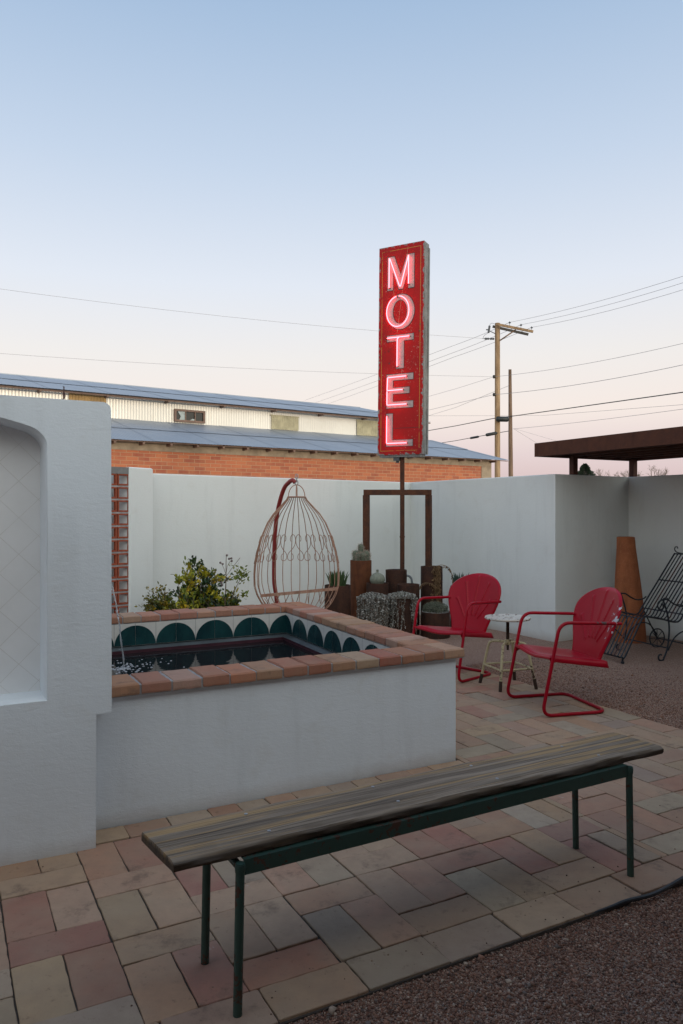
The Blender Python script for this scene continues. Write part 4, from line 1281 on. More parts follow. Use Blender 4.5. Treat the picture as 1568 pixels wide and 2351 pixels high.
# grey green mound
X,Y,z,r=pots[9]; mb=MB()
for i in range(3200):
    a=rnd.uniform(0,6.28); q=math.sqrt(rnd.random())*(r*.86); h=.12*math.sqrt(max(0,1-(q/r)**2))*rnd.uniform(.2,1.05)
    k=rnd.random(); mb.col=(.10+.09*k,.115+.09*k,.08+.07*k)
    leafquad(mb,Vector((X+q*math.cos(a),Y+q*math.sin(a),z-.01+h)),rv()+Vector((0,0,.5)),rv(),.017,.006)
for i in range(900):
    a=rnd.uniform(0,6.28); q=(r*.9)*rnd.uniform(.8,1.02); mb.col=(.33,.33,.32)
    leafquad(mb,Vector((X+q*math.cos(a),Y+q*math.sin(a),z-.02+rnd.uniform(0,.025))),rv(),rv(),.012,.009)
tag(mb.build('grey_shrub',M['leaf']),'low grey green foliage mound filling the wide low planter','plant')
# dried vine
X,Y,z,r=pots[6]; mb=MB()
def dl(p):
    k=rnd.random(); mb.col=(.12+.14*k,.075+.09*k,.04+.05*k)
    leafquad(mb,p,Vector((rnd.uniform(-.5,.5),rnd.uniform(-.5,.5),-1)),rv(),rnd.uniform(.02,.04),rnd.uniform(.007,.014),.5)
for s_ in range(8):
    x0_=X+rnd.uniform(.0,.08); L=rnd.uniform(.3,.5); y0_=Y-r-.01
    pts=[Vector((x0_-.04,Y-.03,z)),Vector((x0_,y0_+.01,z+.012))]+[Vector((x0_+.02*math.sin(k*.8+s_),y0_-.008,z-L*k/7)) for k in range(1,8)]
    mb.col=(.14,.09,.05); mb.tube(spline(pts,3),.003,5)
    for k in range(46):
        q=pts[1].lerp(pts[-1],rnd.random()**1.1); dl(q+Vector((rnd.gauss(0,.012),-.008+rnd.gauss(0,.008),0)))
arc=spline([(X+.05,Y-.05,z),(X+.12,Y-.06,z+.02),(X+.21,Y-.05,z-.02),(X+.25,Y-.05,z-.12),(X+.27,Y-.05,z-.22),(X+.33,Y,z-.25)],5)
mb.col=(.2,.13,.08); mb.tube(arc,.004,5)
for k in range(60): dl(arc[rnd.randrange(6,len(arc))]+rv(.006))
arc=spline([(X+.03,Y-r-.02,z-.24),(X-.03,Y-r-.03,z-.20),(X-.12,Y-.13,z-.20),(X-.17,Y-.14,z-.25),(X-.20,Y-.16,z-.26)],5)
mb.col=(.2,.13,.08); mb.tube(arc,.0035,5)
for k in range(40): dl(arc[rnd.randrange(0,len(arc))]+rv(.006))
tag(mb.build('dried_vine',M['dry']),'dried brown vine hanging down the tall dark planter below the right sign post','vine')
# conduit
mb=MB(); a=P(932,1323,9.5)
mb.tube(fillet([P(944,1400,9.45),P(947,1345,9.45),P(944,1323,9.45),P(925,1320,9.45)],.07,8),.014,10)
tag(mb.build('conduit_pipe',M['pvc'],smooth=True),'grey plastic conduit elbow behind the bare soil planter','pipe')

# ------------------------------------------------------------ sign
PX,PY=.761,9.3
sg=T('motel_sign','tall red neon motel sign on a rusty pole with pipe frame','sign',(PX,PY,0),R(-30))
SW,SD,SZ0,SH=.61,.15,2.165,2.60
tilt=Matrix.Translation((0,0,SZ0))@Matrix.Rotation(R(.6),4,'Y')
def sbuild(mb,name,mats,parent,loc0=True,**k):
    o=mb.build(name,mats,parent,**k)
    return o
cab=bpy.data.objects.new('cabinet_tmp',None)
mb=MB(); e=.0
mb.box((-SW/2,-SD/2+.002,0),(SW/2,SD/2-.002,SH))
mb.box((SW/2-.004,-SD/2+.02,0.0),(SW/2+.006,-SD/2+.05,SH)); mb.box((SW/2-.004,SD/2-.03,0),(SW/2+.012,SD/2+.004,SH-.05)); mb.box((SW/2-.004,-.005,0),(SW/2+.003,.02,SH))
mb.box((-SW/2+.02,-SD/2+.01,-.03),(SW/2-.02,SD/2-.01,.0))
cab=mb.build('cabinet',M['signside'],sg); cab.matrix_local=tilt
mb=MB(); mb.box((-SW/2-.003,-SD/2-.004,-.004),(SW/2+.003,-SD/2+.002,SH+.004))
face=mb.build('face_panel',M['signred'],cab)
mb=MB(); yy=-SD/2-.0055; a=SW/2-.045; w=.006
mb.box((-a-w,yy,.045),(-a,yy+.0015,SH-.05)); mb.box((a,yy,.045),(a+w,yy+.0015,SH-.05)); mb.box((-a,yy,SH-.056),(a,yy+.0015,SH-.05)); mb.box((-a,yy,.045),(a,yy+.0015,.051))
mb.build('pinstripe',M['stripe'],cab)
mb=MB(); mb.box((-SW/2-.002,yy+.0003,.325),(SW/2+.002,yy+.0016,.330)); mb.build('panel_seam',M['outline'],cab)
def offset_poly(poly,d):
    n=len(poly); out=[]
    area=sum(poly[i][0]*poly[(i+1)%n][1]-poly[(i+1)%n][0]*poly[i][1] for i in range(n)); sgn=1 if area>0 else -1
    for i in range(n):
        p0=Vector(poly[i-1]);p1=Vector(poly[i]);p2=Vector(poly[(i+1)%n])
        e1=(p1-p0).normalized();e2=(p2-p1).normalized()
        n1=Vector((e1.y,-e1.x))*sgn;n2=Vector((e2.y,-e2.x))*sgn
        m_=(n1+n2); 
        if m_.length<1e-3: m_=n1.copy()
        m_.normalize(); k=1/max(.45,m_.dot(n1)); q=p1+m_*d*k; out.append((q.x,q.y))
    return out
LX0,LX1=-SW/2+.195*SW,-SW/2+.79*SW; LWd=LX1-LX0
def L2(p,zb0,hh): return (LX0+p[0]*LWd, zb0+p[1]*hh)
letters={
 'M':([(0,0),(.21,0),(.21,.55),(.43,.0),(.58,.0),(.79,.55),(.79,0),(1,0),(1,1),(.73,1),(.5,.42),(.25,1),(0,1)],[[(.10,.06),(.10,.93),(.12,.93),(.50,.06),(.54,.06),(.82,.93),(.83,.93),(.83,.10)]]),
 'T':([(.36,0),(.64,0),(.64,.82),(1,.82),(1,1),(0,1),(0,.82),(.36,.82)],[[(.05,.915),(.88,.915)],[(.43,.05),(.43,.87),(.50,.91)]]),
 'E':([(0,0),(1,0),(1,.19),(.24,.19),(.24,.42),(.86,.42),(.86,.60),(.24,.60),(.24,.82),(1,.82),(1,1),(0,1)],[[(.78,.91),(.08,.90),(.06,.52),(.65,.52)],[(.06,.50),(.06,.09),(.80,.09)]]),
 'L':([(0,0),(1,0),(1,.19),(.24,.19),(.24,1),(0,1)],[[(.06,.92),(.06,.085),(.82,.085)]]),
}
fr={'M':(.05,.21),'O':(.236,.400),'T':(.428,.588),'E':(.615,.777),'L':(.803,.960)}
y1=-SD/2-.008; ytube=-SD/2-.040
for ch_ in 'MOTEL':
    f0,f1=fr[ch_]; zb0=SH*(1-f1); hh=SH*(f1-f0)
    mb=MB()
    if ch_=='O':
        n=48
        def ell(cx,cz,rx,rz): return [(cx+rx*math.cos(2*math.pi*k/n),cz+rz*math.sin(2*math.pi*k/n)) for k in range(n)]
        o_=ell(.51,.5,.51,.51); i_=ell(.48,.50,.27,.345)
        def ringface(y,grow,mi):
            mb.mi=mi; g=grow
            oo=[Vector(L2(p,zb0,hh)) for p in o_]; ii=[Vector(L2(p,zb0,hh)) for p in i_]
            c=Vector(L2((.5,.5),zb0,hh))
            oo=[p+(p-c).normalized()*g for p in oo]; ii=[p-(p-c).normalized()*g for p in ii]
            vs=[(p.x,y,p.y) for p in oo]+[(p.x,y,p.y) for p in ii]+[(p.x,y+.0015,p.y) for p in oo]+[(p.x,y+.0015,p.y) for p in ii]
            fs=[(k,(k+1)%n,n+(k+1)%n,n+k) for k in range(n)]+[(k,2*n+k,2*n+(k+1)%n,(k+1)%n) for k in range(n)]+[(n+k,n+(k+1)%n,3*n+(k+1)%n,3*n+k) for k in range(n)]
            mb.add(vs,fs)
        ringface(y1,0,0); ringface(y1+.0016,.007,1)
        tubes=[[(.44+.42*math.cos(t),.50+.44*math.sin(t)) for t in [R(98)+R(346)*k/44 for k in range(45)]]]
    else:
        poly,tubes=letters[ch_]
        pl_=[L2(p,zb0,hh) for p in poly]
        mb.mi=0; mb.prism(pl_,y1,y1+.0015); mb.mi=1; mb.prism(offset_poly(pl_,.006),y1+.0016,y1+.003)
    lo=mb.build('letter',[M['letter'],M['outline']],cab); lo['label']='white painted letter '+ch_
    for tpts in tubes:
        p3=[Vector((L2(p,zb0,hh)[0],ytube,L2(p,zb0,hh)[1])) for p in tpts]
        q=p3 if ch_=='O' else fillet(p3,.012,4)
        mb=MB(); 
        a0=p3[0].copy(); a0.y=y1; b0=p3[-1].copy(); b0.y=y1
        mb.tube(q,.0062,8)
        nt=mb.build('neon_tube',M['neon'],lo,smooth=True)
        mb=MB(); mb.tube([a0,p3[0]],.0065,7); mb.build('tube_end',M['bulbend'],lo,smooth=True)
        mb=MB(); mb.tube([b0,p3[-1]],.0065,7); mb.build('tube_end',M['bulbend'],lo,smooth=True)
bpy.data.objects.remove  # (no-op)
mb=MB()
for i in range(10):
    pass
for (x,z,s) in ((-.17,SH*.40,.012),(.16,SH*.645,.016),(-.02,.20,.006),(.2,.13,.008)):
    mb.lathe([(s,0),(s*.7,.001),(0,.0015)],9,(0,0,0)); k=len(mb.v)
    nv=27 if False else None
mb=MB()
for (x,z,s) in ((-.155,SH*.44,.010),(.262,SH*.61,.014),(.25,SH*.58,.010),(-.01,.17,.008)):
    pts=[(x+s*(.8+.3*math.sin(k*2.1))*math.cos(k*math.pi/5),z+s*1.3*(.8+.3*math.sin(k*1.7))*math.sin(k*math.pi/5)) for k in range(10)]
    mb.prism(pts,-SD/2-.0052,-SD/2-.004)
mb.build('rust_hole',M['outline'],cab)
mb=MB(); mb.tube([(-.09,-SD/2-.03,SH*.785),(-.08,-SD/2-.03,SH*.745)],.0012,5); mb.tube([(.03,-SD/2-.03,SH*.41),(.035,-SD/2-.03,SH*.375)],.0012,5)
mb.tube([(.10,-SD/2-.03,SH*.985),(-.02,-SD/2-.035,SH*.62),(-.04,-SD/2-.03,SH*.575)],.0009,4)
mb.build('lead_wire',M['stool'],cab)
mb=MB(); mb.box((-.10,-.05,-.075),(-.02,.03,-.03)); mb.tube([(-.06,-.01,-.075),(-.06,-.01,-.10)],.02,8); mb.build('junction_box',M['ceramic'],cab)
inv=Matrix.Rotation(R(30),4,'Z')
def wpt(x,y,z): return inv@Vector((x-PX,y-PY,z))
mb=MB(); mb.tube([(0,0,.60),(0,0,SZ0-.01)],.0285,16); mb.lathe([(.032,0),(.034,.01),(.032,.02)],16,(0,0,1.13)); mb.build('pole',M['rust'],sg,smooth=True)
ZC=1.695
xl,xr=(841-CX)/F*PY,(984-CX)/F*PY
mb=MB(); mb.bar(wpt(xl-.035,PY,ZC),wpt(xr+.035,PY,ZC),.068,.068); mb.build('crossbar',M['rust'],sg)
for x in (xl,xr):
    mb=MB(); mb.bar(wpt(x,PY+.001,GZ+.0),wpt(x,PY+.001,ZC-.0345),.066,.066); mb.build('post',M['rust'],sg)

# ------------------------------------------------------------ egg chair
EY=7.6; EX=(681-CX)/F*EY
eg=T('egg_chair','rusty wire egg shaped hanging chair with scrollwork band, empty','hanging chair',(EX,EY,0),0)
def zpx(py): return H-(py-CY)*EY/F
profE=[(1141,20.5),(1148,24),(1165,40),(1179,53),(1200,67),(1235,82),(1265,90),(1295,96),(1320,98),(1345,97),(1365,91),(1385,80),(1405,60),(1420,38),(1428,18)]
profE=[(zpx(y),w*EY/F) for y,w in profE]
def er(z):
    for (za,ra),(zb2,rb) in zip(profE,profE[1:]):
        if zb2<=z<=za: return ra+(rb-ra)*(za-z)/(za-zb2)
    return profE[0][1] if z>profE[0][0] else profE[-1][1]
def epos(th,z,s=1): r=er(z)*s; return Vector((r*math.cos(th),r*math.sin(th),z))
nr_=16; zsn=[profE[0][0]+(profE[-1][0]-profE[0][0])*k/44 for k in range(45)]
thr=[]
for k in range(17):
    thr.append(R(2+12.4*k))
for th in thr:
    mb=MB(); mb.tube([epos(th,z) for z in zsn],.0042,6); mb.build('rib',M['wire_rust'],eg,smooth=True)
thF=[R(-9),R(214)]
for th in thF:
    mb=MB(); mb.tube([epos(th,z) for z in zsn],.0055,6); mb.build('front_rim',M['wire_rust'],eg,smooth=True)
for z,a in ((profE[0][0],.006),(profE[-1][0],.005)):
    mb=MB(); mb.tube([epos(k*math.pi/16,z) for k in range(32)],a,6,closed=True); mb.build('ring',M['wire_rust'],eg,smooth=True)
zA,zB=zpx(1228),zpx(1294)
S=[(.2,.72),(.15,.80),(.19,.92),(.33,.97),(.45,.90),(.49,.74),(.43,.57),(.27,.42),(.09,.30),(.02,.17),(.07,.05),(.20,.01),(.34,.06),(.36,.19),(.29,.27)]
mb=MB(); unit=R(24.8)
th0=R(-4.2); nun=8
for k in range(nun):
    for sg_ in (1,-1):
        pts=[]
        for x,zf in S:
            th=th0+(k+.5+(x)*sg_)*unit
            pts.append(epos(th,zB+(zA-zB)*zf,1.015))
        mb.tube(spline(pts,3),.0035,5)
mb.build('scroll_band',M['wire_rust'],eg,smooth=True)
zs_=zpx(1358)
pL=epos(R(212),zs_-.02); pR=epos(R(-8),zs_+.035)
mb=MB(); mb.bar(pL,pR,.012,.030); mb.build('seat_bar',M['wire_rust'],eg)
for k in range(1,8):
    a_=pL.lerp(pR,k/8); th=R(212-220*k/8); q=epos(th,zs_-.09)
    mb=MB(); mb.tube(spline([a_,a_.lerp(q,.5)+Vector((0,0,-.10)),q],4),.0038,5); mb.build('seat_wire',M['wire_rust'],eg,smooth=True)
# top loops + hook
zt=profE[0][0]
mb=MB(); 
for rot in (0,math.pi/2):
    mb.tube([Vector((math.cos(rot)*.085*math.cos(a),math.sin(rot)*.085*math.cos(a),zt+.125*math.sin(a))) for a in [math.pi*k/12 for k in range(13)]],.0045,6)
mb.build('top_loop',M['wire_rust'],eg,smooth=True)
mb=MB(); zc0=zt+.125
for k,(c,rot) in enumerate(((.02,0),(.055,1.57),(.085,0))):
    mb.tube([Vector((math.cos(rot)*.014*math.cos(a),math.sin(rot)*.014*math.cos(a),zc0+c+.024*math.sin(a))) for a in [2*math.pi*j/12 for j in range(12)]],.004,6,closed=True)
mb.build('chain_hook',M['steel'],eg,smooth=True)
stp=[(634,1425,7.98),(635,1382,7.98),(629,1329,7.98),(631,1232,7.95),(637.7,1172,7.88),(651,1124,7.76),(664,1107,7.66),(672,1103,7.61),(678,1108,7.60)]
es=T('chair_stand','curved red painted steel stand pole holding up the hanging egg chair','stand',(P(634,1425,7.98).x,7.98,0))
pts=[P(*q) for q in stp]; pts[0].z=.02; b0=pts[0]
mb=MB(); sp_=spline(pts,6); mb.tube(sp_,.022,12); mb.build('pole',chipped('red_brown_stand_paint',(.26,.022,.02),(.12,.05,.035),.60,25,.5),es,smooth=True,world=True)
mb=MB(); mb.tube([Vector((b0.x+.25+.45*math.cos(a*math.pi/16),b0.y-.25+.45*math.sin(a*math.pi/16),.012)) for a in range(32)],.02,8,closed=True)
mb.tube([b0,Vector((b0.x+.25+.45*math.cos(2.1),b0.y-.25+.45*math.sin(2.1),.015))],.02,8); mb.build('base_ring',M['rust'],es,smooth=True,world=True)

# ------------------------------------------------------------ bush
def bush(name,label,base,spread,h,nst,nlf,leafL,cols,seed,shape=None,low=0.15):
    rr=random.Random(seed); t=T(name,label,'bush',base)
    st_=MB(); lf=MB()
    base=Vector(base)
    tips=[]
    for i in range(nst):
        a=rr.uniform(0,6.28); sp_=rr.uniform(.1,1)
        e=base+Vector((math.cos(a)*spread[0]*sp_,math.sin(a)*spread[1]*sp_,h*rr.uniform(.55,1)*(1-.35*sp_**2)))
        b=base+Vector((math.cos(a)*.05,math.sin(a)*.05,0))
        mid=b.lerp(e,.5)+Vector((rr.gauss(0,.03),rr.gauss(0,.03),.03))
        pts=spline([b,mid,e],5); st_.tube(pts,[.006*(1-k/len(pts))+.0015 for k in range(len(pts))],5)
        for j in range(6):
            q=pts[rr.randrange(3,len(pts))]; tp=q+Vector((rr.gauss(0,.07),rr.gauss(0,.05),abs(rr.gauss(.05,.05)))); st_.tube([q,tp],[.002,.001],4); tips.append((q,tp))
        tips.append((mid,e))
    for i in range(nlf):
        q,tp=rr.choice(tips); c=rr.random()
        p=q.lerp(tp,rr.uniform(.1,1.05))+Vector((rr.gauss(0,.012),rr.gauss(0,.012),rr.gauss(0,.012)))
        if p.z<base.z+low*h: continue
        # clusters share tone
        tone=(math.sin(q.x*31+q.z*17+q.y*23)+1)/2
        cc_=cols[min(len(cols)-1,int((tone*.8+rr.random()*.2)*len(cols)))]
        k=rr.uniform(.75,1.2); lf.col=tuple(x*k for x in cc_)
        d=(tp-q).normalized()+Vector((rr.gauss(0,.7),rr.gauss(0,.7),rr.gauss(.3,.5)))
        leafquad(lf,p,d,Vector((rr.gauss(0,1),rr.gauss(0,1),rr.gauss(0,1))),leafL*rr.uniform(.7,1.2),leafL*rr.uniform(.42,.55),.12)
    st_.build('stems',M['twig'],t,world=True); lf.build('foliage',M['leaf'],t,world=True)
    return t
gcol=[(.11,.15,.02),(.17,.20,.02),(.32,.30,.022),(.42,.36,.02),(.48,.33,.02),(.02,.05,.02),(.04,.075,.02)]
BY=7.45
bb=lambda px,Y=BY:(((px-CX)/F*Y),Y,0.0)
bush('mountain_laurel_bush','large yellow green shrub spreading in front of the white wall behind the pool',bb(455),(.46,.26),.92,75,6800,.042,gcol,4,low=.28)
bush('leafy_shrub','low green shrub at the right end of the planting, left of the hanging chair',bb(520,7.35),(.24,.18),.66,26,2200,.040,[(.035,.062,.018),(.055,.085,.018),(.10,.12,.018),(.018,.038,.018)],9,low=.3)
bush('small_shrub','small yellowish shrub touching the plaster pier',bb(374,7.4),(.15,.15),.76,22,2000,.032,[(.11,.13,.018),(.30,.20,.015),(.08,.09,.02),(.16,.14,.02)],12,low=.3)
# open leaning branches with seed heads
t=T('seed_stalk','tall bare stalks with dried round seed heads rising from the shrubs','plant',bb(512,7.3))
m1=MB(); m2=MB(); m3=MB()
def pp(px,py,Y=7.3): return P(px,py,Y)
root=Vector(bb(512,7.3))
m1.tube(spline([root,pp(518,1350),pp(519,1315),pp(519,1290),pp(519.5,1277)],4),[.006-.0002*k for k in range(17)],5)
m1.tube(spline([pp(519,1320),pp(522,1300),pp(530,1287)],3),.002,4); m1.tube(spline([pp(519,1320),pp(513,1303),pp(508,1293)],3),.002,4)
m1.tube(spline([pp(518,1325),pp(530,1308),pp(551,1281)],4),.0025,5)
for (x,y) in ((521,1275),(526,1283),(531,1282),(532,1288),(506,1292),(511,1295),(508,1338),(510,1343)):
    c=pp(x,y); m2.lathe([(0,-.013),(.009,-.0075),(.012,0),(.009,.009),(0,.012)],8,c)
m1.tube(spline([Vector(bb(520,7.3)),pp(533,1375),pp(541,1350),pp(552,1330),pp(562,1312)],4),[.005-.0002*k for k in range(17)],5)
m1.tube(spline([pp(536,1376),pp(550,1368),pp(563,1366)],4),.002,4)
rr=random.Random(5)
for (x,y,n) in ((548,1318,22),(556,1322,24),(563,1313,14),(541,1328,16),(566,1330,6),(552,1336,10),(563,1365,22),(533,1300,4),(548,1305,8)):
    for i in range(n):
        c=pp(x+rr.gauss(0,4),y+rr.gauss(0,4))+Vector((0,rr.gauss(0,.03),0)); k=rr.random(); m3.col=(.08+.12*k,.13+.08*k,.016)
        leafquad(m3,c,Vector((rr.gauss(.3,.7),rr.gauss(0,.6),rr.gauss(.5,.6))),rv(),.034,.016,.12)
m1.build('stalks',M['twig'],t,world=True,smooth=True); m2.build('seed_heads',simple('dry_seed_head',(.20,.16,.15),.9),t,world=True,smooth=True); m3.build('leaves',M['leaf'],t,world=True)

# ------------------------------------------------------------ utility poles and lines
UY=42.0
up=P(1142,1175,UY); upl=T('utility_pole','weathered wooden utility pole with crossarm at its top','utility pole',(up.x,up.y,-.03),0)
upz=lambda py,Y=UY:H-(py-CY)*Y/F
mb=MB(); mb.tube([(0,0,0),(0,0,6),(0,0,upz(741))],[.165,.155,.145],14); mb.build('pole_shaft',M['pole'],upl,smooth=True)
def rel(px,py,Y,o=up): 
    p=P(px,py,Y); return Vector((p.x-o.x,p.y-o.y,p.z+.03))
mb=MB(); a=rel(1140.5,744.5,UY-.35); b=rel(1224,761.5,UY-.9); mb.bar(a,b,.10,.13); arm1=mb.build('crossarm',M['pole'],upl)
mb=MB(); a=rel(1131,749.5,UY+.3); b=rel(1213,768,UY-.2); mb.bar(a,b,.10,.13); mb.build('crossarm',M['pole_grey'],upl)['label']='grey rear crossarm'
mb=MB(); mb.bar(rel(1184,757,UY-.45),rel(1147.5,782,UY-.2),.04,.07); mb.build('diagonal_brace',M['pole_brown'],upl)
insul=[(1170,741),(1196,746.5),(1220.5,752.5)]
for i,(x,y) in enumerate(insul):
    mb=MB(); c=rel(x,y,UY-.5-.15*i)
    mb.lathe([(.012,-.18),(.012,-.04),(.05,-.03),(.075,-.0),(.06,.02),(.02,.03),(.03,.06),(0,.08)],10,c); mb.build('insulator',M['ceramic'],upl,smooth=True)
mb=MB(); a=rel(1135,778,UY); b=rel(1107,777.5,UY-.2)
mb.tube([a,b],.012,5)
for f_ in (.08,.2,.32,.5,.62,.74): 
    c=a.lerp(b,f_); mb.lathe([(.0,-.07),(.055,-.03),(.055,.03),(0,.07)],8,c)
mb.build('strain_insulator',M['ceramic'],upl,smooth=True)
mb=MB(); mb.tube([rel(1121.5,764,UY),rel(1124,748,UY)],.06,8); mb.tube([rel(1122,757,UY),rel(1116,757,UY)],.035,6); mb.tube([rel(1122,759,UY),rel(1137,766,UY)],.025,6)
mb.tube(spline([rel(1122,764,UY),rel(1112,770,UY),rel(1109,777,UY)],3),.010,4); mb.tube(spline([rel(1124,747,UY),rel(1128,742,UY),rel(1136,744,UY)],3),.010,4)
mb.build('fuse_cutout',M['ceramic'],upl,smooth=True)
mb=MB()
for y in (865,906): mb.lathe([(.05,-.09),(.07,-.06),(.07,.06),(.05,.09)],8,rel(1134,y,UY-.1))
mb.build('bracket',M['cable'],upl,smooth=True)
U2=43.5; b2=P(1173.5,1175,U2); p2=T('utility_pole','shorter darker leaning wooden pole just right of the taller pole with the crossarm','utility pole',(b2.x,b2.y,-.03),0)
def rel2(px,py,Y=U2): 
    p=P(px,py,Y); return Vector((p.x-b2.x,p.y-b2.y,p.z+.03))
mb=MB(); a=rel2(1173.8,1212); a.z=0; mb.tube([a,rel2(1172,1010),rel2(1170.8,848.5)],[.15,.125,.09],12); mb.build('pole_shaft',M['pole_brown'],p2,smooth=True)
# wires
def wire(label,pts,r=.009,mat='wire',ext0=0,ext1=0,sag=.0,group='thin overhead wires',name='overhead_wire'):
    p=[P(*q) for q in pts]
    if ext0: p[0]=p[0]+(p[0]-p[1])*ext0
    if ext1: p[-1]=p[-1]+(p[-1]-p[-2])*ext1
    out=[]
    for a,b in zip(p,p[1:]):
        for k in range(12):
            t=k/12; q=a.lerp(b,t); q.z-=4*sag*t*(1-t); out.append(q)
    out.append(p[-1]); mb=MB(); mb.tube(out,r,5)
    return tag(mb.build(name,M[mat],smooth=True),label,'cable' if mat=='cable' else 'wire',group)
g1='thin overhead wires'
wire('thin wire crossing the sky at upper left and ending at the pole insulators',[(0,645,34),(1107,777,UY-.2)],.0075,ext0=.4,sag=.45)
wire('lower thin wire crossing the sky on the left above the warehouse roof',[(0,798,36),(1133,865,UY-.1)],.0075,ext0=.4,sag=.35)
lastw=[(1568,623),(1568,638),(1568,654)]
nm=['uppermost','middle','lowest']
for i,(a,b) in enumerate(zip(insul,lastw)):
    wire('%s of the three wires running right from the crossarm insulators'%nm[i],[(a[0],a[1]-1,UY-.5-.15*i),(b[0],b[1],31)],.0085,ext1=.4,sag=.25)
lf_=[(700,919),(720,926),(742,931)]
for i,(a,b) in enumerate(zip(insul,lf_)):
    wire('%s of the three wires running down left from the crossarm behind the sign'%nm[i],[(a[0],a[1]-1,UY-.5-.15*i),(1045,[792,808,818.7][i],50),(b[0],b[1],88)],.011,sag=.05)
wire('thin wire running right just below the short pole top',[(1135,865,UY-.1),(1568,775,31)],.009,ext1=.4,sag=.3)
wire('thicker grey wire running right from the middle of the tall pole',[(1135,906,UY-.1),(1568,824.7,32)],.012,ext1=.4,sag=.3)
wire('thin wire dropping left from the upper pole bracket',[(1134,865,UY-.1),(1045,893,50),(700,990,85)],.009)
wire('thin wire dropping left from the lower pole bracket',[(1134,906,UY-.1),(1045,927,50),(760,995,85)],.011)
wire('thin wire rising to the short pole below its top',[(1167,886,U2),(1045,936,55),(800,1010,90)],.010)
wire('faint level wire passing behind both poles',[(900,955,60),(1245,954,60),(1568,929,45)],.011,ext1=.3)
bc_=wire('thick black cable running right past both poles',[(860,1010,60),(1045,978,50),(1135,960.3,UY-.1),(1178,955.3,U2-.1),(1568,900.7,30)],.024,'cable',ext1=.4,sag=.0,group='black overhead cables',name='overhead_cable')
lc_=wire('lower black cable with two dark splice sleeves ending at the short pole',[(860,1040,60),(1045,1012,50),(1142,994,UY-.2),(1168,989.7,U2-.2)],.020,'cable',group='black overhead cables',name='overhead_cable')
wire('thin wire running right low above the pergola from the short pole',[(1178,984.7,U2),(1568,934.7,31)],.009,ext1=.4,sag=.1)
def cpart(parent,a,b,r,name='splice_case'):
    mb=MB(); pa,pb=P(*a),P(*b); mb.tube([pa,pa.lerp(pb,.1),pa.lerp(pb,.9),pb],[r*.6,r,r,r*.6],10); o=mb.build(name,M['cable'],smooth=True); o.parent=parent
cpart(bc_,(1139,962,41.6),(1168,962.5,41.6),.15); cpart(lc_,(1115,999,41.6),(1141,994,41.6),.09); cpart(lc_,(1079.5,1006,46),(1099,1002.5,45),.07)
wire('faint guy wire slanting down right from the short pole to the pergola',[(1180,985,U2),(1232,1017,44)],.008)
wire('faint second wire slanting gently right from the short pole',[(1180,984,U2),(1290,1016,44)],.007)
# far background
fp=P(1316,1175,90); mb=MB(); mb.tube([(fp.x,fp.y,-.03),(fp.x,fp.y,H+116*90/F)],.16,8); tag(mb.build('utility_pole',M['pole'],smooth=True),'tiny far utility pole under the pergola canopy','utility pole')
def conifer(px,top,wpx,Y,label,seed):
    rr=random.Random(seed); X=(px-CX)/F*Y; h=H-(top-CY)*Y/F; w=wpx*Y/F/2
    t=T('conifer_tree',label,'tree',(X,Y,-.03)); m1=MB(); m2=MB()
    m1.tube([(0,0,0),(0,0,h)],[.15,.02],7)
    for i in range(5200):
        z=h*(.6+.4*rr.random()); q=w*(1-z/h)**.9*rr.uniform(.1,1.05)*(1+.22*math.sin(z*9)); a=rr.uniform(0,6.28)
        k=rr.random(); m2.col=(.022+.02*k,.04+.025*k,.025+.012*k)
        leafquad(m2,Vector((q*math.cos(a),q*math.sin(a),z)),Vector((math.cos(a),math.sin(a),rr.uniform(-.2,.6))),rv(),w*.05,w*.016)
    m1.build('trunk',M['twig'],t); m2.build('crown',M['leaf'],t)
conifer(1343,1065,185,70,'small pointed dark conifer far away under the pergola',1)
def round_tree(px,top,wpx,Y,label,seed,name='bushy_tree'):
    rr=random.Random(seed); X=(px-CX)/F*Y; h=H-(top-CY)*Y/F; w=wpx*Y/F/2
    t=T(name,label,'tree',(X,Y,-.03)); m1=MB(); m2=MB()
    m1.tube([(0,0,0),(.1,0,h*.5),(0,0,h*.8)],[.15,.08,.03],7)
    cl=[(rr.gauss(0,w*.4),rr.gauss(0,w*.4),h*rr.uniform(.35,.9),w*rr.uniform(.25,.5)) for _ in range(14)]
    for i in range(1300):
        c=rr.choice(cl); d=Vector((rr.gauss(0,1),rr.gauss(0,1),rr.gauss(0,1))).normalized()*c[3]
        k=rr.random(); m2.col=(.025+.03*k,.04+.035*k,.018+.01*k)
        leafquad(m2,Vector(c[:3])+d,d+rv(c[3]*.5),rv(),w*.18,w*.09)
    m1.build('trunk',M['twig'],t); m2.build('crown',M['leaf'],t)
round_tree(1122,1081,26,45,'dark bushy tree peeking over the wall left of the tall utility pole',2)
round_tree(1467,1080,26,50,'low dark bushy tree right of the pergola post',3)
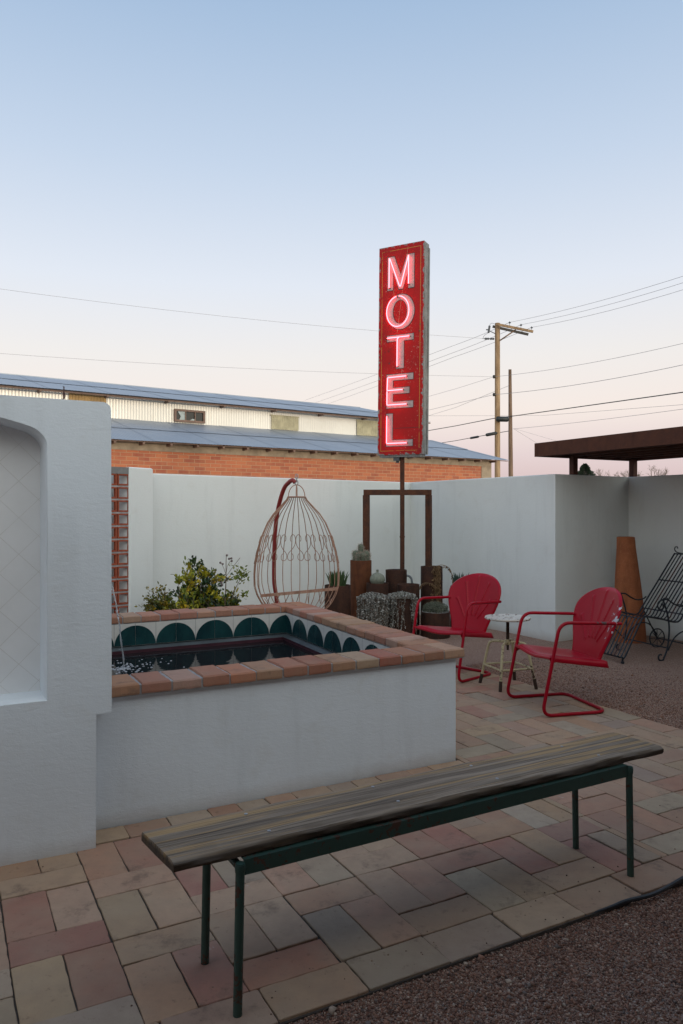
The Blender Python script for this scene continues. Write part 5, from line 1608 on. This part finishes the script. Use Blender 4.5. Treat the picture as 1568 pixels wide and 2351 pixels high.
def bare(px,top,wpx,Y,label,seed):
    rr=random.Random(seed); X=(px-CX)/F*Y; h=H-(top-CY)*Y/F; w=wpx*Y/F/2
    t=T('bare_tree',label,'tree',(X,Y,-.03)); m=MB(); m2=MB()
    m.tube([(0,0,0),(.05,0,h*.45)],[.16,.10],7)
    def br(p,d,L,r,dep):
        e=p+d*L; m2.tube([p,p.lerp(e,.5)+rv(L*.06),e],[r,r*.8,r*.55],4)
        if dep==0: return
        for k in range(3): br(p.lerp(e,rr.uniform(.6,1)),(d+Vector((rr.gauss(0,.5),rr.gauss(0,.5),rr.gauss(.1,.3)))).normalized(),L*.62,r*.55,dep-1)
    for k in range(5):
        a=rr.uniform(0,6.28); br(Vector((.05,0,h*.44)),Vector((math.cos(a)*.8,math.sin(a)*.8,.9)).normalized(),h*.25,.05,4)
    m.build('trunk',M['twig'],t); m2.build('branches',M['twig'],t)
bare(1415,1052,40,60,'bare leafless tree just left of the rear pergola post',4)
bare(1476,1046,60,60,'bare leafless tree with spreading twigs right of the rear pergola post',6)

# ------------------------------------------------------------ unseen wing added behind the camera to shade the foreground
mw=T('unseen_shade_wing','added unseen white wing with deep roof, shading the foreground from behind the camera','building',(0,-2.6,0),R(28))
mb=MB(); mb.box((-14,-.2,-.03),(14,4.5,3.2)) if False else mb.box((-14,-5,-.03),(14,0,2.9)); mb.build('wall',M['plaster'],mw)
mb=MB(); mb.box((-14,0.01,2.62),(14,SHADE_REACH:=2.9,2.86)); mb.build('shade_roof',M['frame_wood'],mw)  # added roof slab, made deep so near walls and paving darken
for x in (-9,-5,5.5,9):
    mb=MB(); mb.box((x-.08,2.6,-.03),(x+.08,2.76,2.618)); mb.build('shade_roof_post',M['pole_brown'],mw)

# ------------------------------------------------------------ sky, sun, camera
world=bpy.data.worlds.new('World'); sc.world=world; world.use_nodes=True
nt=world.node_tree; N=nt.nodes; Lk=nt.links; N.clear()
out=N.new('ShaderNodeOutputWorld'); bg=N.new('ShaderNodeBackground'); Lk.new(bg.outputs[0],out.inputs[0])
tc=N.new('ShaderNodeTexCoord'); sep=N.new('ShaderNodeSeparateXYZ'); Lk.new(tc.outputs['Generated'],sep.inputs[0])
rp=N.new('ShaderNodeValToRGB'); cr=rp.color_ramp
stops=[(0,(.40,.33,.33)),(.03,(.62,.47,.50)),(.075,(.74,.60,.62)),(.13,(.89,.78,.73)),(.20,(.85,.81,.79)),(.29,(.745,.785,.865)),(.42,(.55,.65,.80)),(.57,(.365,.50,.695)),(1,(.19,.30,.50))]
while len(cr.elements)<len(stops): cr.elements.new(.5)
for e_,(p,c) in zip(cr.elements,stops): e_.position=p; e_.color=(*c,1)
Lk.new(sep.outputs[2],rp.inputs[0])
# afterglow in the west, behind the camera
SUN_AZ=(.50,-.866)
dotn=N.new('ShaderNodeVectorMath'); dotn.operation='DOT_PRODUCT'; Lk.new(tc.outputs['Generated'],dotn.inputs[0]); dotn.inputs[1].default_value=(SUN_AZ[0],SUN_AZ[1],.25)
mr=N.new('ShaderNodeMapRange'); mr.interpolation_type='SMOOTHSTEP'; mr.inputs['From Min'].default_value=-.05; mr.inputs['From Max'].default_value=.98; mr.inputs['To Min'].default_value=0; mr.inputs['To Max'].default_value=1
Lk.new(dotn.outputs['Value'],mr.inputs['Value'])
glow=N.new('ShaderNodeMix'); glow.data_type='RGBA'; glow.blend_type='ADD'; glow.inputs[0].default_value=1
gc=N.new('ShaderNodeMix'); gc.data_type='RGBA'; gc.blend_type='MULTIPLY'; gc.inputs[0].default_value=1; gc.inputs[7].default_value=(.98,.93,.72,1)
Lk.new(mr.outputs[0],gc.inputs[6]); Lk.new(rp.outputs[0],glow.inputs[6]); Lk.new(gc.outputs[2],glow.inputs[7])
sky=N.new('ShaderNodeTexSky'); sky.sky_type='NISHITA'; sky.sun_disc=False; sky.sun_elevation=R(3); sky.sun_rotation=math.atan2(SUN_AZ[0],SUN_AZ[1]); sky.altitude=1400
sm=N.new('ShaderNodeMix'); sm.data_type='RGBA'; sm.blend_type='MULTIPLY'; sm.inputs[0].default_value=1; sm.inputs[7].default_value=(.02,.02,.02,1); Lk.new(sky.outputs[0],sm.inputs[6])
ad=N.new('ShaderNodeMix'); ad.data_type='RGBA'; ad.blend_type='ADD'; ad.inputs[0].default_value=1; Lk.new(glow.outputs[2],ad.inputs[6]); Lk.new(sm.outputs[2],ad.inputs[7])
Lk.new(ad.outputs[2],bg.inputs[0]); bg.inputs[1].default_value=1.0
sl=bpy.data.lights.new('sun','SUN'); sl.energy=1.1; sl.angle=R(7); sl.color=(1,.86,.68)
so=bpy.data.objects.new('sun',sl); col.objects.link(so); so.rotation_euler=Vector((-SUN_AZ[0],-SUN_AZ[1],-.045)).to_track_quat('-Z','Y').to_euler()
cam=bpy.data.cameras.new('camera'); co=bpy.data.objects.new('camera',cam); col.objects.link(co); sc.camera=co
co.location=(0,0,H); co.rotation_euler=(R(90),0,0); cam.sensor_fit='HORIZONTAL'; cam.sensor_width=24; cam.lens=24*F/1568; cam.clip_end=2000; cam.clip_start=.05
sc.view_settings.view_transform='Standard'; sc.view_settings.look='None'; sc.view_settings.exposure=0; sc.view_settings.gamma=1
sc.cycles.max_bounces=6
